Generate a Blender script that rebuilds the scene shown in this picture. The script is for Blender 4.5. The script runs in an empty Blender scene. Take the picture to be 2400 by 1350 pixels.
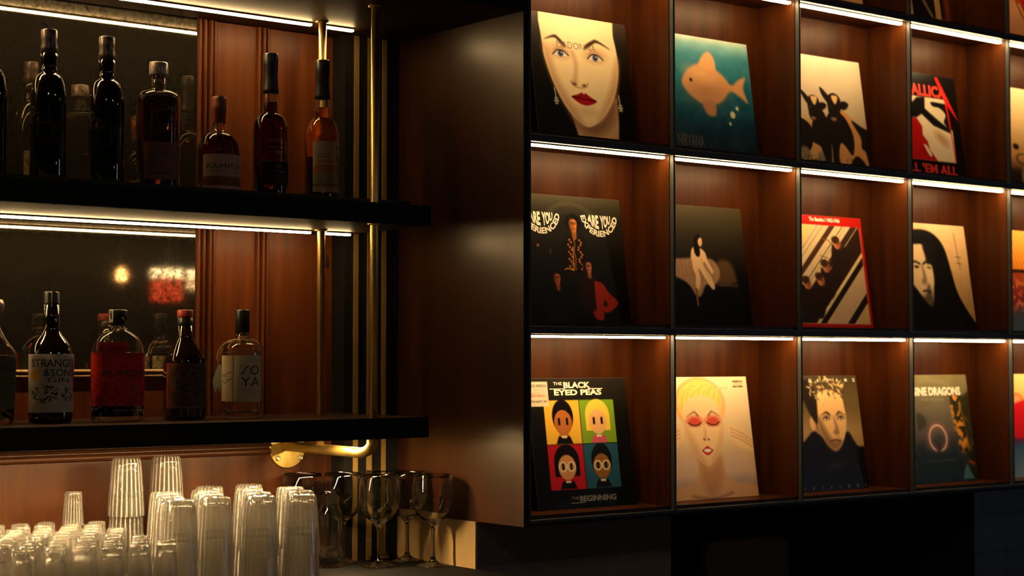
import bpy, math, random
import numpy as np
from mathutils import Matrix, Vector
random.seed(7)
SC = bpy.context.scene
COL = SC.collection
R = math.radians
PI = math.pi

# ------------------------------------------------------------------ camera
cd = bpy.data.cameras.new('camera')
cam = bpy.data.objects.new('camera', cd)
COL.objects.link(cam)
SC.camera = cam
CL = Vector((-2.37175, -2.92068, 1.55))
rgt = Vector((0.782795, -0.622280, 0.000216))
up = Vector((-0.025608, -0.031867, 0.999164))
fwd = Vector((0.621752, 0.782146, 0.040880))
m4 = Matrix(((rgt.x, up.x, -fwd.x, CL.x), (rgt.y, up.y, -fwd.y, CL.y), (rgt.z, up.z, -fwd.z, CL.z), (0, 0, 0, 1)))
cam.matrix_world = m4
cd.sensor_fit = 'HORIZONTAL'
cd.sensor_width = 36.0
cd.lens = 4055.96 * 36 / 2400
cd.clip_start = 0.05
cd.clip_end = 60
cd.dof.use_dof = True
cd.dof.focus_distance = 3.75
cd.dof.aperture_fstop = 3.4

# ------------------------------------------------------------------ world, exposure, render behaviour
w = bpy.data.worlds.new('night_world')
SC.world = w
w.use_nodes = True
w.node_tree.nodes['Background'].inputs[0].default_value = (0.010, 0.013, 0.02, 1)
w.node_tree.nodes['Background'].inputs[1].default_value = 0.3
SC.view_settings.view_transform = 'Standard'
SC.view_settings.look = 'None'
SC.view_settings.gamma = 1
SC.view_settings.exposure = 0.0
SC.view_settings.use_curve_mapping = False
cy = SC.cycles
cy.max_bounces = 22
cy.transmission_bounces = 20
cy.transparent_max_bounces = 48
cy.glossy_bounces = 10
cy.diffuse_bounces = 4
cy.sample_clamp_indirect = 3.0
cy.blur_glossy = 0.6
LED_BAR = 78.0       # brightness of the strips over the bar
LED_LOW = 820.0      # strip under the lowest bar shelf
LED_CUB = 95.0       # brightness of the strips in the record cubbies
LED_COL = (1.0, 0.66, 0.29)
WINDOW_E = 5.0
FILL_E = 95.0

# ------------------------------------------------------------------ colour + material helpers
def lin1(v):
    v = v / 255.0
    return v / 12.92 if v <= 0.04045 else ((v + 0.055) / 1.055) ** 2.4
def lin(c): return tuple(lin1(v) for v in c)
def lin_np(a):
    a = np.clip(a, 0, 255) / 255.0
    return np.where(a <= 0.04045, a / 12.92, ((a + 0.055) / 1.055) ** 2.4)

def new_mat(name):
    m = bpy.data.materials.new(name)
    m.use_nodes = True
    nt = m.node_tree
    return m, nt, nt.nodes['Principled BSDF']
def setp(b, **k):
    names = dict(col='Base Color', rough='Roughness', metal='Metallic', ior='IOR', trans='Transmission Weight',
                 coat='Coat Weight', coatr='Coat Roughness', spec='Specular IOR Level', emit='Emission Color', es='Emission Strength', alpha='Alpha')
    for kk, v in k.items():
        i = b.inputs[names[kk]]
        if kk in ('col', 'emit'): v = (v[0], v[1], v[2], 1)
        i.default_value = v
def N(nt, t, **k):
    n = nt.nodes.new(t)
    for a, b in k.items(): setattr(n, a, b)
    return n
def noisy(name, c1, c2, scale=(8, 8, 8), rough=(.4, .5), metal=0.0, bump=0.0, detail=4, coat=0.0, spec=.5, nscale=1.0, coatr=.1):
    """base colour drifting between c1 and c2 over stretched object-space noise"""
    m, nt, b = new_mat(name)
    tc = N(nt, 'ShaderNodeTexCoord'); mp = N(nt, 'ShaderNodeMapping')
    mp.inputs['Scale'].default_value = scale
    nz = N(nt, 'ShaderNodeTexNoise'); nz.inputs['Scale'].default_value = nscale; nz.inputs['Detail'].default_value = detail
    nz.inputs['Roughness'].default_value = .6
    nt.links.new(tc.outputs['Object'], mp.inputs[0]); nt.links.new(mp.outputs[0], nz.inputs[0])
    cr = N(nt, 'ShaderNodeValToRGB')
    cr.color_ramp.elements[0].position = .32; cr.color_ramp.elements[1].position = .68
    cr.color_ramp.elements[0].color = (*c1, 1); cr.color_ramp.elements[1].color = (*c2, 1)
    nt.links.new(nz.outputs[0], cr.inputs[0]); nt.links.new(cr.outputs[0], b.inputs['Base Color'])
    mr = N(nt, 'ShaderNodeMapRange'); mr.inputs[3].default_value = rough[0]; mr.inputs[4].default_value = rough[1]
    nt.links.new(nz.outputs[0], mr.inputs[0]); nt.links.new(mr.outputs[0], b.inputs['Roughness'])
    setp(b, metal=metal, coat=coat, spec=spec, coatr=coatr)
    if bump:
        bp = N(nt, 'ShaderNodeBump'); bp.inputs['Strength'].default_value = bump; bp.inputs['Distance'].default_value = .002
        nt.links.new(nz.outputs[0], bp.inputs['Height']); nt.links.new(bp.outputs[0], b.inputs['Normal'])
    return m
def plain(name, col, **k):
    m, nt, b = new_mat(name); setp(b, col=col, **k)
    # a trace of unevenness so the surface is not dead flat
    tc = N(nt, 'ShaderNodeTexCoord'); nz = N(nt, 'ShaderNodeTexNoise'); nz.inputs['Scale'].default_value = 60
    nt.links.new(tc.outputs['Object'], nz.inputs[0])
    mr = N(nt, 'ShaderNodeMapRange'); r = k.get('rough', .5); mr.inputs[3].default_value = max(0, r - .05); mr.inputs[4].default_value = r + .05
    if k.get('trans', 0) == 0 and 'es' not in k:
        nt.links.new(nz.outputs[0], mr.inputs[0]); nt.links.new(mr.outputs[0], b.inputs['Roughness'])
    return m
def glow(name, col, strength):
    m, nt, b = new_mat(name)
    setp(b, col=(0, 0, 0), emit=col, es=strength, rough=.5)
    return m
def vcol(name, rough=.35, spec=.5, coat=0.0):
    """printed paper: colours stored on the mesh"""
    m, nt, b = new_mat(name)
    a = N(nt, 'ShaderNodeVertexColor', layer_name='ink')
    nt.links.new(a.outputs['Color'], b.inputs['Base Color'])
    setp(b, rough=rough, spec=spec, coat=coat)
    return m

W1, W2 = (.052, .0115, .0018), (.110, .029, .0048)
M = {}
M['wood'] = noisy('mahogany_vertical', W1, W2, (26, 26, 1.6), (.34, .46), bump=.04, spec=.18)
M['wood_h'] = noisy('mahogany_horizontal', W1, W2, (1.6, 26, 26), (.34, .46), bump=.04)
M['wood_dark'] = noisy('dark_moulding', (.016, .0045, .001), (.034, .010, .002), (1.6, 26, 26), (.34, .46), bump=.04, spec=.3)  # darker wood tone for the moulding under the lower shelf
M['trim_glint'] = noisy('bevelled_trim_glint', (.36, .23, .12), (.46, .30, .16), (2, 30, 30), (.28, .36))  # pale colour stands in for the light strip's reflection on the ledge
M['wood_shaded'] = noisy('shade_toned_mahogany', (.019, .0050, .0009), (.044, .0125, .0022), (24, 24, 1.5), (.36, .46), bump=.04, spec=.2)  # same mahogany as the wall, darkened to imitate weaker light down there
M['wood_panel'] = noisy('mahogany_side_panel', (.015, .0044, .0011), (.027, .0082, .0021), (26, 20, 1.4), (.45, .5), bump=.03, spec=.15, coat=.8, coatr=.30)
M['wood_panel'].node_tree.nodes['Principled BSDF'].inputs['Coat Tint'].default_value = (1, .72, .45, 1)
M['wood_cubby'] = noisy('cubby_veneer', (.028, .0062, .0009), (.060, .0150, .0024), (30, 30, 1.8), (.34, .44), bump=.03, spec=.15)
M['shelf_top'] = noisy('shelf_veneer', (.022, .010, .005), (.045, .020, .009), (1.5, 30, 30), (.24, .36), bump=.02, spec=.3)
M['under'] = noisy('shelf_underside', (.020, .009, .004), (.038, .017, .007), (1.5, 30, 30), (.50, .60), bump=.02, spec=.12)
M['black'] = noisy('black_lacquer', (.006, .006, .006), (.010, .009, .009), (3, 3, 3), (.50, .6), spec=.14)
M['dark_wall'] = noisy('dark_brown_wall', (.17, .12, .105), (.22, .16, .14), (12, 12, 12), (.7, .8), bump=.02)
M['niche'] = noisy('niche_wall', (.010, .008, .007), (.014, .011, .010), (5, 5, 5), (.8, .9))
M['metal'] = noisy('blue_black_steel', (.030, .034, .038), (.040, .046, .052), (10, 10, 10), (.45, .55), metal=.2)
M['brass'] = noisy('brass', (.74, .52, .18), (.88, .64, .25), (18, 18, 18), (.36, .46), metal=1)
M['brass_satin'] = noisy('satin_brass', (.50, .32, .09), (.60, .40, .12), (18, 18, 4), (.50, .60), metal=.8)
M['brass_old'] = noisy('aged_brass', (.55, .38, .08), (.88, .64, .20), (22, 22, 22), (.26, .42), metal=1)
M['steel'] = plain('steel_screw', (.7, .62, .45), metal=1, rough=.3)
M['splash'] = noisy('brushed_splash_panel', (.25, .165, .070), (.32, .22, .10), (12, 5, 1.2), (.34, .46), spec=.5)
M['rubber'] = plain('black_rubber', (.012, .012, .012), rough=.6)
M['counter'] = noisy('counter_stone', (.040, .030, .022), (.080, .058, .040), (20, 20, 20), (.3, .4))
M['plaster'] = noisy('dark_plaster', (.030, .027, .026), (.038, .034, .032), (2, 2, 2), (.8, .9))
M['floorm'] = noisy('dark_floor', (.020, .015, .012), (.035, .026, .02), (1, 6, 1), (.4, .6))
M['led'] = glow('warm_strip', LED_COL, LED_BAR)
M['led_low'] = glow('warm_strip_low', LED_COL, LED_LOW)
M['led_cub'] = glow('warm_strip_cubby', LED_COL, LED_CUB)
M['down'] = glow('fill_light_lens', (1, .80, .58), FILL_E)
M['led_body'] = plain('strip_profile', (.10, .09, .08), rough=.5, metal=.3)
def glass_mat(name, col=(1, 1, 1), rough=0.0, ior=1.5):
    m, nt, b = new_mat(name); setp(b, col=col, rough=rough, ior=ior, trans=1.0); return m
M['glass'] = glass_mat('clear_glass', (.985, .985, .975))
gm, nt, b = new_mat('scuffed_glint_glass'); setp(b, col=(.99, .985, .97), rough=0.0, ior=1.5, trans=1.0)
df = N(nt, 'ShaderNodeBsdfDiffuse'); df.inputs[0].default_value = (.95, .93, .88, 1)
tr = N(nt, 'ShaderNodeBsdfTransparent'); tr.inputs[0].default_value = (1, .99, .97, 1)
m2 = N(nt, 'ShaderNodeMixShader'); m2.inputs[0].default_value = .34; nt.links.new(b.outputs[0], m2.inputs[1]); nt.links.new(tr.outputs[0], m2.inputs[2])
# pale streaks painting light glints onto the pressed ribs, over faint scuffing
tc = N(nt, 'ShaderNodeTexCoord'); sx = N(nt, 'ShaderNodeSeparateXYZ'); nt.links.new(tc.outputs['Object'], sx.inputs[0])
at = N(nt, 'ShaderNodeMath', operation='ARCTAN2'); nt.links.new(sx.outputs['Y'], at.inputs[0]); nt.links.new(sx.outputs['X'], at.inputs[1])
mu = N(nt, 'ShaderNodeMath', operation='MULTIPLY'); mu.inputs[1].default_value = 11; nt.links.new(at.outputs[0], mu.inputs[0])
co = N(nt, 'ShaderNodeMath', operation='COSINE'); nt.links.new(mu.outputs[0], co.inputs[0])
ab = N(nt, 'ShaderNodeMath', operation='ABSOLUTE'); nt.links.new(co.outputs[0], ab.inputs[0])
pw = N(nt, 'ShaderNodeMath', operation='POWER'); pw.inputs[1].default_value = 14; nt.links.new(ab.outputs[0], pw.inputs[0])
rr = N(nt, 'ShaderNodeMapRange'); rr.inputs[3].default_value = .010; rr.inputs[4].default_value = .17; nt.links.new(pw.outputs[0], rr.inputs[0])
m3 = N(nt, 'ShaderNodeMixShader'); nt.links.new(rr.outputs[0], m3.inputs[0]); nt.links.new(m2.outputs[0], m3.inputs[1]); nt.links.new(df.outputs[0], m3.inputs[2])
nt.links.new(m3.outputs[0], nt.nodes['Material Output'].inputs[0])
M['bar_glass'] = gm
M['whisky'] = glass_mat('amber_liquid', (.50, .13, .02), ior=1.34)
M['whisky_dark'] = glass_mat('dark_amber_liquid', (.20, .040, .008), ior=1.34)
M['gin'] = glass_mat('clear_liquid', (.95, .95, .93), ior=1.34)
M['yellow_liq'] = glass_mat('pale_gold_liquid', (.62, .58, .30), ior=1.34)
M['dark_glass'] = plain('near_black_glass', (.010, .006, .004), rough=.06, spec=.8, coat=1.0, coatr=.03)
M['brown_glass'] = plain('dark_brown_glass', (.020, .008, .003), rough=.06, spec=.8, coat=1.0, coatr=.03)
M['cap_black'] = plain('black_cap', (.018, .016, .015), rough=.35)
M['cap_grey'] = plain('pewter_foil_cap', (.17, .13, .12), rough=.32, metal=.5)
M['cap_rust'] = plain('rust_brown_cap', (.24, .055, .02), rough=.4)
M['cap_red'] = plain('red_cap', (.45, .05, .02), rough=.4)
M['cap_silver'] = plain('silver_cap', (.50, .42, .38), rough=.35, metal=.6)
M['cork'] = noisy('cork_stopper', (.42, .28, .13), (.55, .38, .20), (60, 60, 60), (.6, .7))
M['paper_strip'] = plain('tax_strip_paper', (.55, .48, .42), rough=.5)
M['ink_black'] = plain('black_ink', (.012, .011, .011), rough=.5)
M['ink_white'] = plain('off_white_ink', (.80, .76, .66), rough=.5)
M['ink_grey'] = plain('grey_ink', (.25, .23, .22), rough=.5)
M['ink_red'] = plain('red_ink', (.62, .03, .015), rough=.45)
M['ink_etch'] = plain('etched_script', (.16, .10, .07), rough=.5)
M['ink_gold'] = plain('gold_ink', (.60, .42, .14), rough=.4)
M['ink_brown'] = plain('brown_ink', (.10, .045, .025), rough=.5)
M['print'] = vcol('laminated_print', .28, .13)
M['label'] = vcol('label_paper', .55, .3)
M['card'] = plain('card_edge', (.06, .055, .05), rough=.6)
M['card_light'] = plain('light_card_edge', (.5, .45, .38), rough=.6)
M['twine'] = plain('jute_twine', (.48, .32, .15), rough=.8)
M['sticker'] = plain('white_sticker', (.75, .70, .62), rough=.5)

# antique mirror
mm, nt, b = new_mat('antique_mirror')
tc = N(nt, 'ShaderNodeTexCoord'); nz = N(nt, 'ShaderNodeTexNoise'); nz.inputs['Scale'].default_value = 80; nz.inputs['Detail'].default_value = 8; nz.inputs['Roughness'].default_value = .75
nt.links.new(tc.outputs['Object'], nz.inputs[0])
cr = N(nt, 'ShaderNodeValToRGB')
cr.color_ramp.elements[0].position = .36; cr.color_ramp.elements[1].position = .62
cr.color_ramp.elements[0].color = (.07, .055, .035, 1); cr.color_ramp.elements[1].color = (.46, .41, .32, 1)
nt.links.new(nz.outputs[0], cr.inputs[0]); nt.links.new(cr.outputs[0], b.inputs['Base Color'])
mr = N(nt, 'ShaderNodeMapRange'); mr.inputs[3].default_value = .05; mr.inputs[4].default_value = .012
nt.links.new(nz.outputs[0], mr.inputs[0]); nt.links.new(mr.outputs[0], b.inputs['Roughness'])
mr2 = N(nt, 'ShaderNodeMapRange'); mr2.inputs[1].default_value = .3; mr2.inputs[2].default_value = .6; mr2.inputs[3].default_value = .90; mr2.inputs[4].default_value = .99
nt.links.new(nz.outputs[0], mr2.inputs[0]); nt.links.new(mr2.outputs[0], b.inputs['Metallic'])
M['mirror'] = mm

# ribbed rubber mat
rm, nt, b = new_mat('ribbed_rubber')
tc = N(nt, 'ShaderNodeTexCoord'); mp = N(nt, 'ShaderNodeMapping'); mp.inputs['Rotation'].default_value = (0, 0, 0)
wv = N(nt, 'ShaderNodeTexWave'); wv.inputs['Scale'].default_value = 75; wv.bands_direction = 'Y'
nt.links.new(tc.outputs['Object'], mp.inputs[0]); nt.links.new(mp.outputs[0], wv.inputs[0])
bp = N(nt, 'ShaderNodeBump'); bp.inputs['Strength'].default_value = 1; bp.inputs['Distance'].default_value = .002
nt.links.new(wv.outputs[0], bp.inputs['Height']); nt.links.new(bp.outputs[0], b.inputs['Normal'])
setp(b, col=(.005, .005, .005), rough=.6, spec=.10)
M['mat'] = rm

# tiled wall on the far right
tm, nt, b = new_mat('dark_tiles')
tc = N(nt, 'ShaderNodeTexCoord'); mp = N(nt, 'ShaderNodeMapping'); mp.inputs['Rotation'].default_value = (R(90), 0, 0)
bk = N(nt, 'ShaderNodeTexBrick'); bk.offset = 0; bk.inputs['Scale'].default_value = 1
bk.inputs['Brick Width'].default_value = .11; bk.inputs['Row Height'].default_value = .11; bk.inputs['Mortar Size'].default_value = .003
bk.inputs['Color1'].default_value = (.045, .045, .050, 1); bk.inputs['Color2'].default_value = (.055, .055, .060, 1); bk.inputs['Mortar'].default_value = (.008, .008, .009, 1)
nt.links.new(tc.outputs['Object'], mp.inputs[0]); nt.links.new(mp.outputs[0], bk.inputs[0]); nt.links.new(bk.outputs[0], b.inputs['Base Color'])
setp(b, rough=.4)
M['tiles'] = tm

# ------------------------------------------------------------------ object helpers
def tag(o, label=None, cat=None, group=None, kind=None):
    if label: o['label'] = label
    if cat: o['category'] = cat
    if group: o['group'] = group
    if kind: o['kind'] = kind
    return o
def empty(name, loc, rot=(0, 0, 0)):
    o = bpy.data.objects.new(name, None); COL.objects.link(o); o.location = loc; o.rotation_euler = rot
    o.empty_display_size = .05
    return o
class MB:
    def __init__(s): s.v = []; s.f = []; s.mi = []; s.sm = []
    def add(s, vs, fs, mi=0, smooth=False):
        k = len(s.v); s.v += [tuple(v) for v in vs]; s.f += [tuple(i + k for i in f) for f in fs]
        s.mi += [mi] * len(fs); s.sm += [smooth] * len(fs); return s
    def box(s, a, b, mi=0):
        x0, y0, z0 = a; x1, y1, z1 = b
        return s.add([(x0, y0, z0), (x1, y0, z0), (x1, y1, z0), (x0, y1, z0), (x0, y0, z1), (x1, y0, z1), (x1, y1, z1), (x0, y1, z1)],
                     [(0, 3, 2, 1), (4, 5, 6, 7), (0, 1, 5, 4), (1, 2, 6, 5), (2, 3, 7, 6), (3, 0, 4, 7)], mi)
    def rings(s, rings, closed_ends=(True, True), mi=0, smooth=True):
        """rings: list of equal-length point loops"""
        n = len(rings[0]); vs = [p for r in rings for p in r]; fs = []
        for i in range(len(rings) - 1):
            for j in range(n):
                k = (j + 1) % n
                fs.append((i * n + j, i * n + k, (i + 1) * n + k, (i + 1) * n + j))
        s.add(vs, fs, mi, smooth)
        base = len(s.v) - len(vs)
        if closed_ends[0]: s.f.append(tuple(base + j for j in reversed(range(n)))); s.mi.append(mi); s.sm.append(False)
        if closed_ends[1]: s.f.append(tuple(base + (len(rings) - 1) * n + j for j in range(n))); s.mi.append(mi); s.sm.append(False)
        return s
    def tube(s, pts, r, n=12, mi=0, caps=(True, True)):
        pts = [Vector(p) for p in pts]; rs = r if isinstance(r, (list, tuple)) else [r] * len(pts)
        rings = []; u = None
        for i, p in enumerate(pts):
            t = (pts[min(i + 1, len(pts) - 1)] - pts[max(i - 1, 0)]).normalized()
            if u is None:
                u = Vector((0, 0, 1)) if abs(t.z) < .9 else Vector((1, 0, 0))
            u = (u - t * u.dot(t)).normalized(); v = t.cross(u)
            rings.append([tuple(p + (u * math.cos(2 * PI * j / n) + v * math.sin(2 * PI * j / n)) * rs[i]) for j in range(n)])
        return s.rings(rings, caps, mi)
    def lathe(s, prof, n=32, mi=0, c=(0, 0), rib=None):
        """prof: (r, z) or (rx, z, ry, expo) from outside bottom ... both ends may be r=0"""
        rings = []
        for p in prof:
            rx, z = p[0], p[1]; ry = p[2] if len(p) > 2 else rx; ex = p[3] if len(p) > 3 else 2
            rx = max(rx, 1e-5); ry = max(ry, 1e-5); rg = []
            for j in range(n):
                t = 2 * PI * j / n; cc, ss = math.cos(t), math.sin(t)
                k = 1.0
                if ex != 2: k = (abs(cc) ** ex + abs(ss) ** ex) ** (-1.0 / ex)
                q = 1 + (rib(t, z) if rib else 0)
                rg.append((c[0] + rx * cc * k * q, c[1] + ry * ss * k * q, z))
            rings.append(rg)
        return s.rings(rings, (True, True), mi)
    def obj(s, name, mat, parent=None, loc=None):
        me = bpy.data.meshes.new(name); me.from_pydata(s.v, [], s.f); 
        mats = mat if isinstance(mat, (list, tuple)) else [mat]
        for m_ in mats: me.materials.append(m_)
        me.polygons.foreach_set('material_index', s.mi); me.polygons.foreach_set('use_smooth', s.sm)
        me.update()
        o = bpy.data.objects.new(name, me); COL.objects.link(o)
        if parent is not None: o.parent = parent
        if loc: o.location = loc
        return o
def bevel(o, wd=.001, seg=2):
    md = o.modifiers.new('bevel', 'BEVEL'); md.width = wd; md.segments = seg; md.limit_method = 'ANGLE'; md.angle_limit = R(40); return o
def box(name, a, b_, mat, parent=None, bev=0):
    """a box whose origin lies at its own lower centre"""
    if parent is None:
        c = ((a[0] + b_[0]) / 2, (a[1] + b_[1]) / 2, a[2])
        mb = MB().box([a[i] - c[i] for i in range(3)], [b_[i] - c[i] for i in range(3)])
        o = mb.obj(name, mat, None, c)
    else:
        o = MB().box(a, b_).obj(name, mat, parent)
    if bev: bevel(o, bev)
    return o
def dup(o, parent=None, loc=None):
    c = o.copy(); COL.objects.link(c)
    if parent is not None: c.parent = parent
    if loc is not None: c.location = loc
    for ch in list(o.children): dup(ch, c)
    return c
def struct(o, label=None):
    o['kind'] = 'structure'
    if label: o['label'] = label
    return o

# ------------------------------------------------------------------ lettering
_txt = {}
def text_geo(body, bold=0.0, space=1.0):
    key = (body, bold, space)
    if key in _txt: return _txt[key]
    c = bpy.data.curves.new('lettering', 'FONT'); c.body = body; c.resolution_u = 3; c.offset = bold; c.space_character = space
    c.space_line = 1.0
    o = bpy.data.objects.new('lettering', c)
    me = o.to_mesh()
    v = np.array([(q.co.x, q.co.y) for q in me.vertices]); f = [tuple(p.vertices) for p in me.polygons]
    o.to_mesh_clear(); bpy.data.objects.remove(o); bpy.data.curves.remove(c)
    mn = v.min(0); mx = v.max(0)
    v = v - mn; sz = mx - mn
    _txt[key] = (v, f, sz); return _txt[key]
def put_text(mb, body, fn, x, y, w_, h_, bold=0.0, shear=0.0, space=1.0, mi=0, arc=None):
    """body stretched into the box (x,y,w,h), y up, mapped through fn(u, v) -> 3D"""
    v, f, sz = text_geo(body, bold, space)
    p = v / sz; pts = []
    for a, b_ in p:
        X = x + (a + shear * b_ * h_ / max(w_, 1e-6)) * w_; Y = y + b_ * h_
        if arc: X, Y = arc(a, b_)
        pts.append(fn(X, Y))
    mb.add(pts, f, mi, False)

# ------------------------------------------------------------------ printed pictures (own generic compositions)
class Art:
    def __init__(s, n, bg):
        s.n = n; g = np.linspace(0, 1, n); s.U, s.V = np.meshgrid(g, g)
        s.c = np.ones((n, n, 3)) * np.array(bg, float)
        s.rng = np.random.RandomState(3)
    def mix(s, m, col, al=1.0):
        m = (np.clip(m, 0, 1) * al)[..., None]; s.c = s.c * (1 - m) + np.array(col, float) * m; return s
    @staticmethod
    def st(d, soft): return np.clip(.5 - d / max(soft, 1e-6), 0, 1)
    def rotc(s, cx, cy_, a):
        x = s.U - cx; y = s.V - cy_; a = R(a); return x * math.cos(a) + y * math.sin(a), -x * math.sin(a) + y * math.cos(a)
    def ell(s, cx, cy_, rx, ry, col, soft=.012, rot=0, al=1.0):
        x, y = s.rotc(cx, cy_, rot); d = (np.sqrt((x / rx) ** 2 + (y / ry) ** 2) - 1) * min(rx, ry); return s.mix(s.st(d, soft), col, al)
    def ring(s, cx, cy_, rx, ry, wd, col, soft=.012, rot=0, al=1.0):
        x, y = s.rotc(cx, cy_, rot); d = np.abs((np.sqrt((x / rx) ** 2 + (y / ry) ** 2) - 1) * min(rx, ry)) - wd / 2; return s.mix(s.st(d, soft), col, al)
    def dseg(s, x0, y0, x1, y1):
        dx, dy = x1 - x0, y1 - y0; L = dx * dx + dy * dy + 1e-12
        t = np.clip(((s.U - x0) * dx + (s.V - y0) * dy) / L, 0, 1); return np.hypot(s.U - x0 - t * dx, s.V - y0 - t * dy)
    def line(s, x0, y0, x1, y1, wd, col, soft=.008, al=1.0): return s.mix(s.st(s.dseg(x0, y0, x1, y1) - wd / 2, soft), col, al)
    @staticmethod
    def spl(P, closed, k=6):
        n = len(P); out = []
        if n < 3: return P
        for i in range(n if closed else n - 1):
            g = (lambda q: P[q % n]) if closed else (lambda q: P[max(0, min(n - 1, q))])
            p0, p1, p2, p3 = g(i - 1), g(i), g(i + 1), g(i + 2)
            for q in range(k):
                t = q / k; out.append(tuple(.5 * (2 * b_ + (c - a_) * t + (2 * a_ - 5 * b_ + 4 * c - d) * t * t + (-a_ + 3 * b_ - 3 * c + d) * t ** 3) for a_, b_, c, d in zip(p0, p1, p2, p3)))
        if not closed: out.append(P[-1])
        return out
    def path(s, P, wd, col, soft=.008, al=1.0, sm=False):
        if sm: P = s.spl(P, False)
        d = np.full_like(s.U, 9.)
        for a, b_ in zip(P[:-1], P[1:]): d = np.minimum(d, s.dseg(*a, *b_))
        return s.mix(s.st(d - wd / 2, soft), col, al)
    def poly(s, P, col, soft=.01, al=1.0, sm=False):
        if sm: P = s.spl(P, True, 4)
        d = np.full_like(s.U, 9.); ins = np.zeros_like(s.U, bool); k = len(P)
        for i in range(k):
            (x0, y0), (x1, y1) = P[i], P[(i + 1) % k]
            d = np.minimum(d, s.dseg(x0, y0, x1, y1))
            if y0 != y1:
                c = ((y0 > s.V) != (y1 > s.V)) & (s.U < (x1 - x0) * (s.V - y0) / (y1 - y0) + x0); ins ^= c
        return s.mix(s.st(np.where(ins, -d, d), soft), col, al)
    def rect(s, x0, y0, x1, y1, col, soft=.006, al=1.0): return s.poly([(x0, y0), (x1, y0), (x1, y1), (x0, y1)], col, soft, al)
    def vgrad(s, stops):
        ys = [q[0] for q in stops]; 
        for ch in range(3): s.c[..., ch] = np.interp(s.V, ys, [q[1][ch] for q in stops])
        return s
    def cloud(s, amt, k=14):
        n = s.n; g = s.rng.rand(k + 1, k + 1); x = s.U * (k - .001); y = s.V * (k - .001); i = x.astype(int); j = y.astype(int); a = x - i; b_ = y - j
        a = a * a * (3 - 2 * a); b_ = b_ * b_ * (3 - 2 * b_)
        q = g[j, i] * (1 - a) * (1 - b_) + g[j, i + 1] * a * (1 - b_) + g[j + 1, i] * (1 - a) * b_ + g[j + 1, i + 1] * a * b_
        s.c = np.clip(s.c + ((q - .5) * 2 * amt)[..., None], 0, 255); return s
    def texture(s, m, col, k=30, thr=.5, al=1.0):
        n = s.n; g = s.rng.rand(k + 2, k + 2); x = s.U * k; y = s.V * k; i = np.clip(x.astype(int), 0, k - 1); j = np.clip(y.astype(int), 0, k - 1); a = x - i; b_ = y - j
        q = g[j, i] * (1 - a) * (1 - b_) + g[j, i + 1] * a * (1 - b_) + g[j + 1, i] * (1 - a) * b_ + g[j + 1, i + 1] * a * b_
        return s.mix(m * np.clip((q - thr) * 6, 0, 1), col, al)
def grid_mesh(mb_name, art, fn, mat, parent, nu=None, nv=None):
    """vertex-coloured grid; fn(u, v) -> 3D with v=0 at the top"""
    n = art.n; ub = np.linspace(0, 1, n)
    vs = [fn(u, v) for v in ub for u in ub]
    idx = np.arange(n * n).reshape(n, n)
    q = np.stack([idx[:-1, :-1], idx[1:, :-1], idx[1:, 1:], idx[:-1, 1:]], -1).reshape(-1, 4)
    me = bpy.data.meshes.new(mb_name); me.from_pydata(vs, [], q.tolist()); me.materials.append(mat)
    at = me.color_attributes.new('ink', 'FLOAT_COLOR', 'POINT')
    buf = np.ones((n * n, 4), np.float32); buf[:, :3] = lin_np(art.c.reshape(-1, 3)); at.data.foreach_set('color', buf.ravel())
    me.polygons.foreach_set('use_smooth', [True] * len(me.polygons))
    me.update()
    o = bpy.data.objects.new(mb_name, me); COL.objects.link(o); o.parent = parent; return o

# ================================================================== THE ROOM
struct(box('floor', (-4.4, -7.2, -.1), (11.4, 2.6, 0), M['floorm']))
struct(box('ceiling', (-4.4, -7.2, 3.1), (11.4, 2.6, 3.2), M['plaster']))
struct(box('wall_left', (-4.5, -7.2, 0), (-4.4, 2.6, 3.1), M['plaster']))
struct(box('wall_right', (11.4, -7.2, 0), (11.5, 2.6, 3.1), M['plaster']))
# wall behind the camera, with its window opening
mb = MB()
mb.box((-4.4, -7.3, 0), (8.5, -7.2, 3.1)); mb.box((9.3, -7.3, 0), (11.4, -7.2, 3.1)); mb.box((8.5, -7.3, 0), (9.3, -7.2, .6)); mb.box((8.5, -7.3, 2.75), (9.3, -7.2, 3.1))
struct(mb.obj('wall_front', M['plaster']))
wf = MB()
for x in (8.5, 9.24): wf.box((x, -7.28, .6), (x + .06, -7.2, 2.75))
for z in (.6, 1.7, 2.69): wf.box((8.5, -7.28, z), (9.3, -7.2, z + .06))
wfo = wf.obj('window_1', M['metal']); struct(wfo, 'tall dark framed window with cool evening light')
MB().box((8.52, -7.27, .62), (9.28, -7.262, 2.73)).obj('pane', glow('dusk_pane', (.58, .72, 1.0), WINDOW_E), wfo)
# bar wall (wood panelling), pilaster, wall under the record cabinet, opening and tiled wall
YB = .53
wl = box('wall_back', (-4.4, YB, 0), (-.0181, YB + .12, 3.1), M['wood']); struct(wl, 'mahogany panelled wall behind the bar')
struct(box('wall_pilaster', (-.171, .475, 1.077), (-.0181, YB - .0005, 3.09), M['black']))
struct(box('wall_centre', (-.0175, .1675, 0), (.58, .65, 1.186), M['dark_wall']))
struct(box('wall_upper', (-.0175, .1675, 1.187), (3.4, .65, 3.1), M['dark_wall']))
struct(box('wall_tiled', (1.783, .1675, 0), (3.4, .65, 1.186), M['tiles']))
struct(box('wall_niche', (.3, 1.6, 0), (3.4, 1.7, 1.3), M['niche']))
struct(box('wall_far', (3.4, .1675, 0), (11.4, .65, 3.1), M['plaster']))

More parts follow.
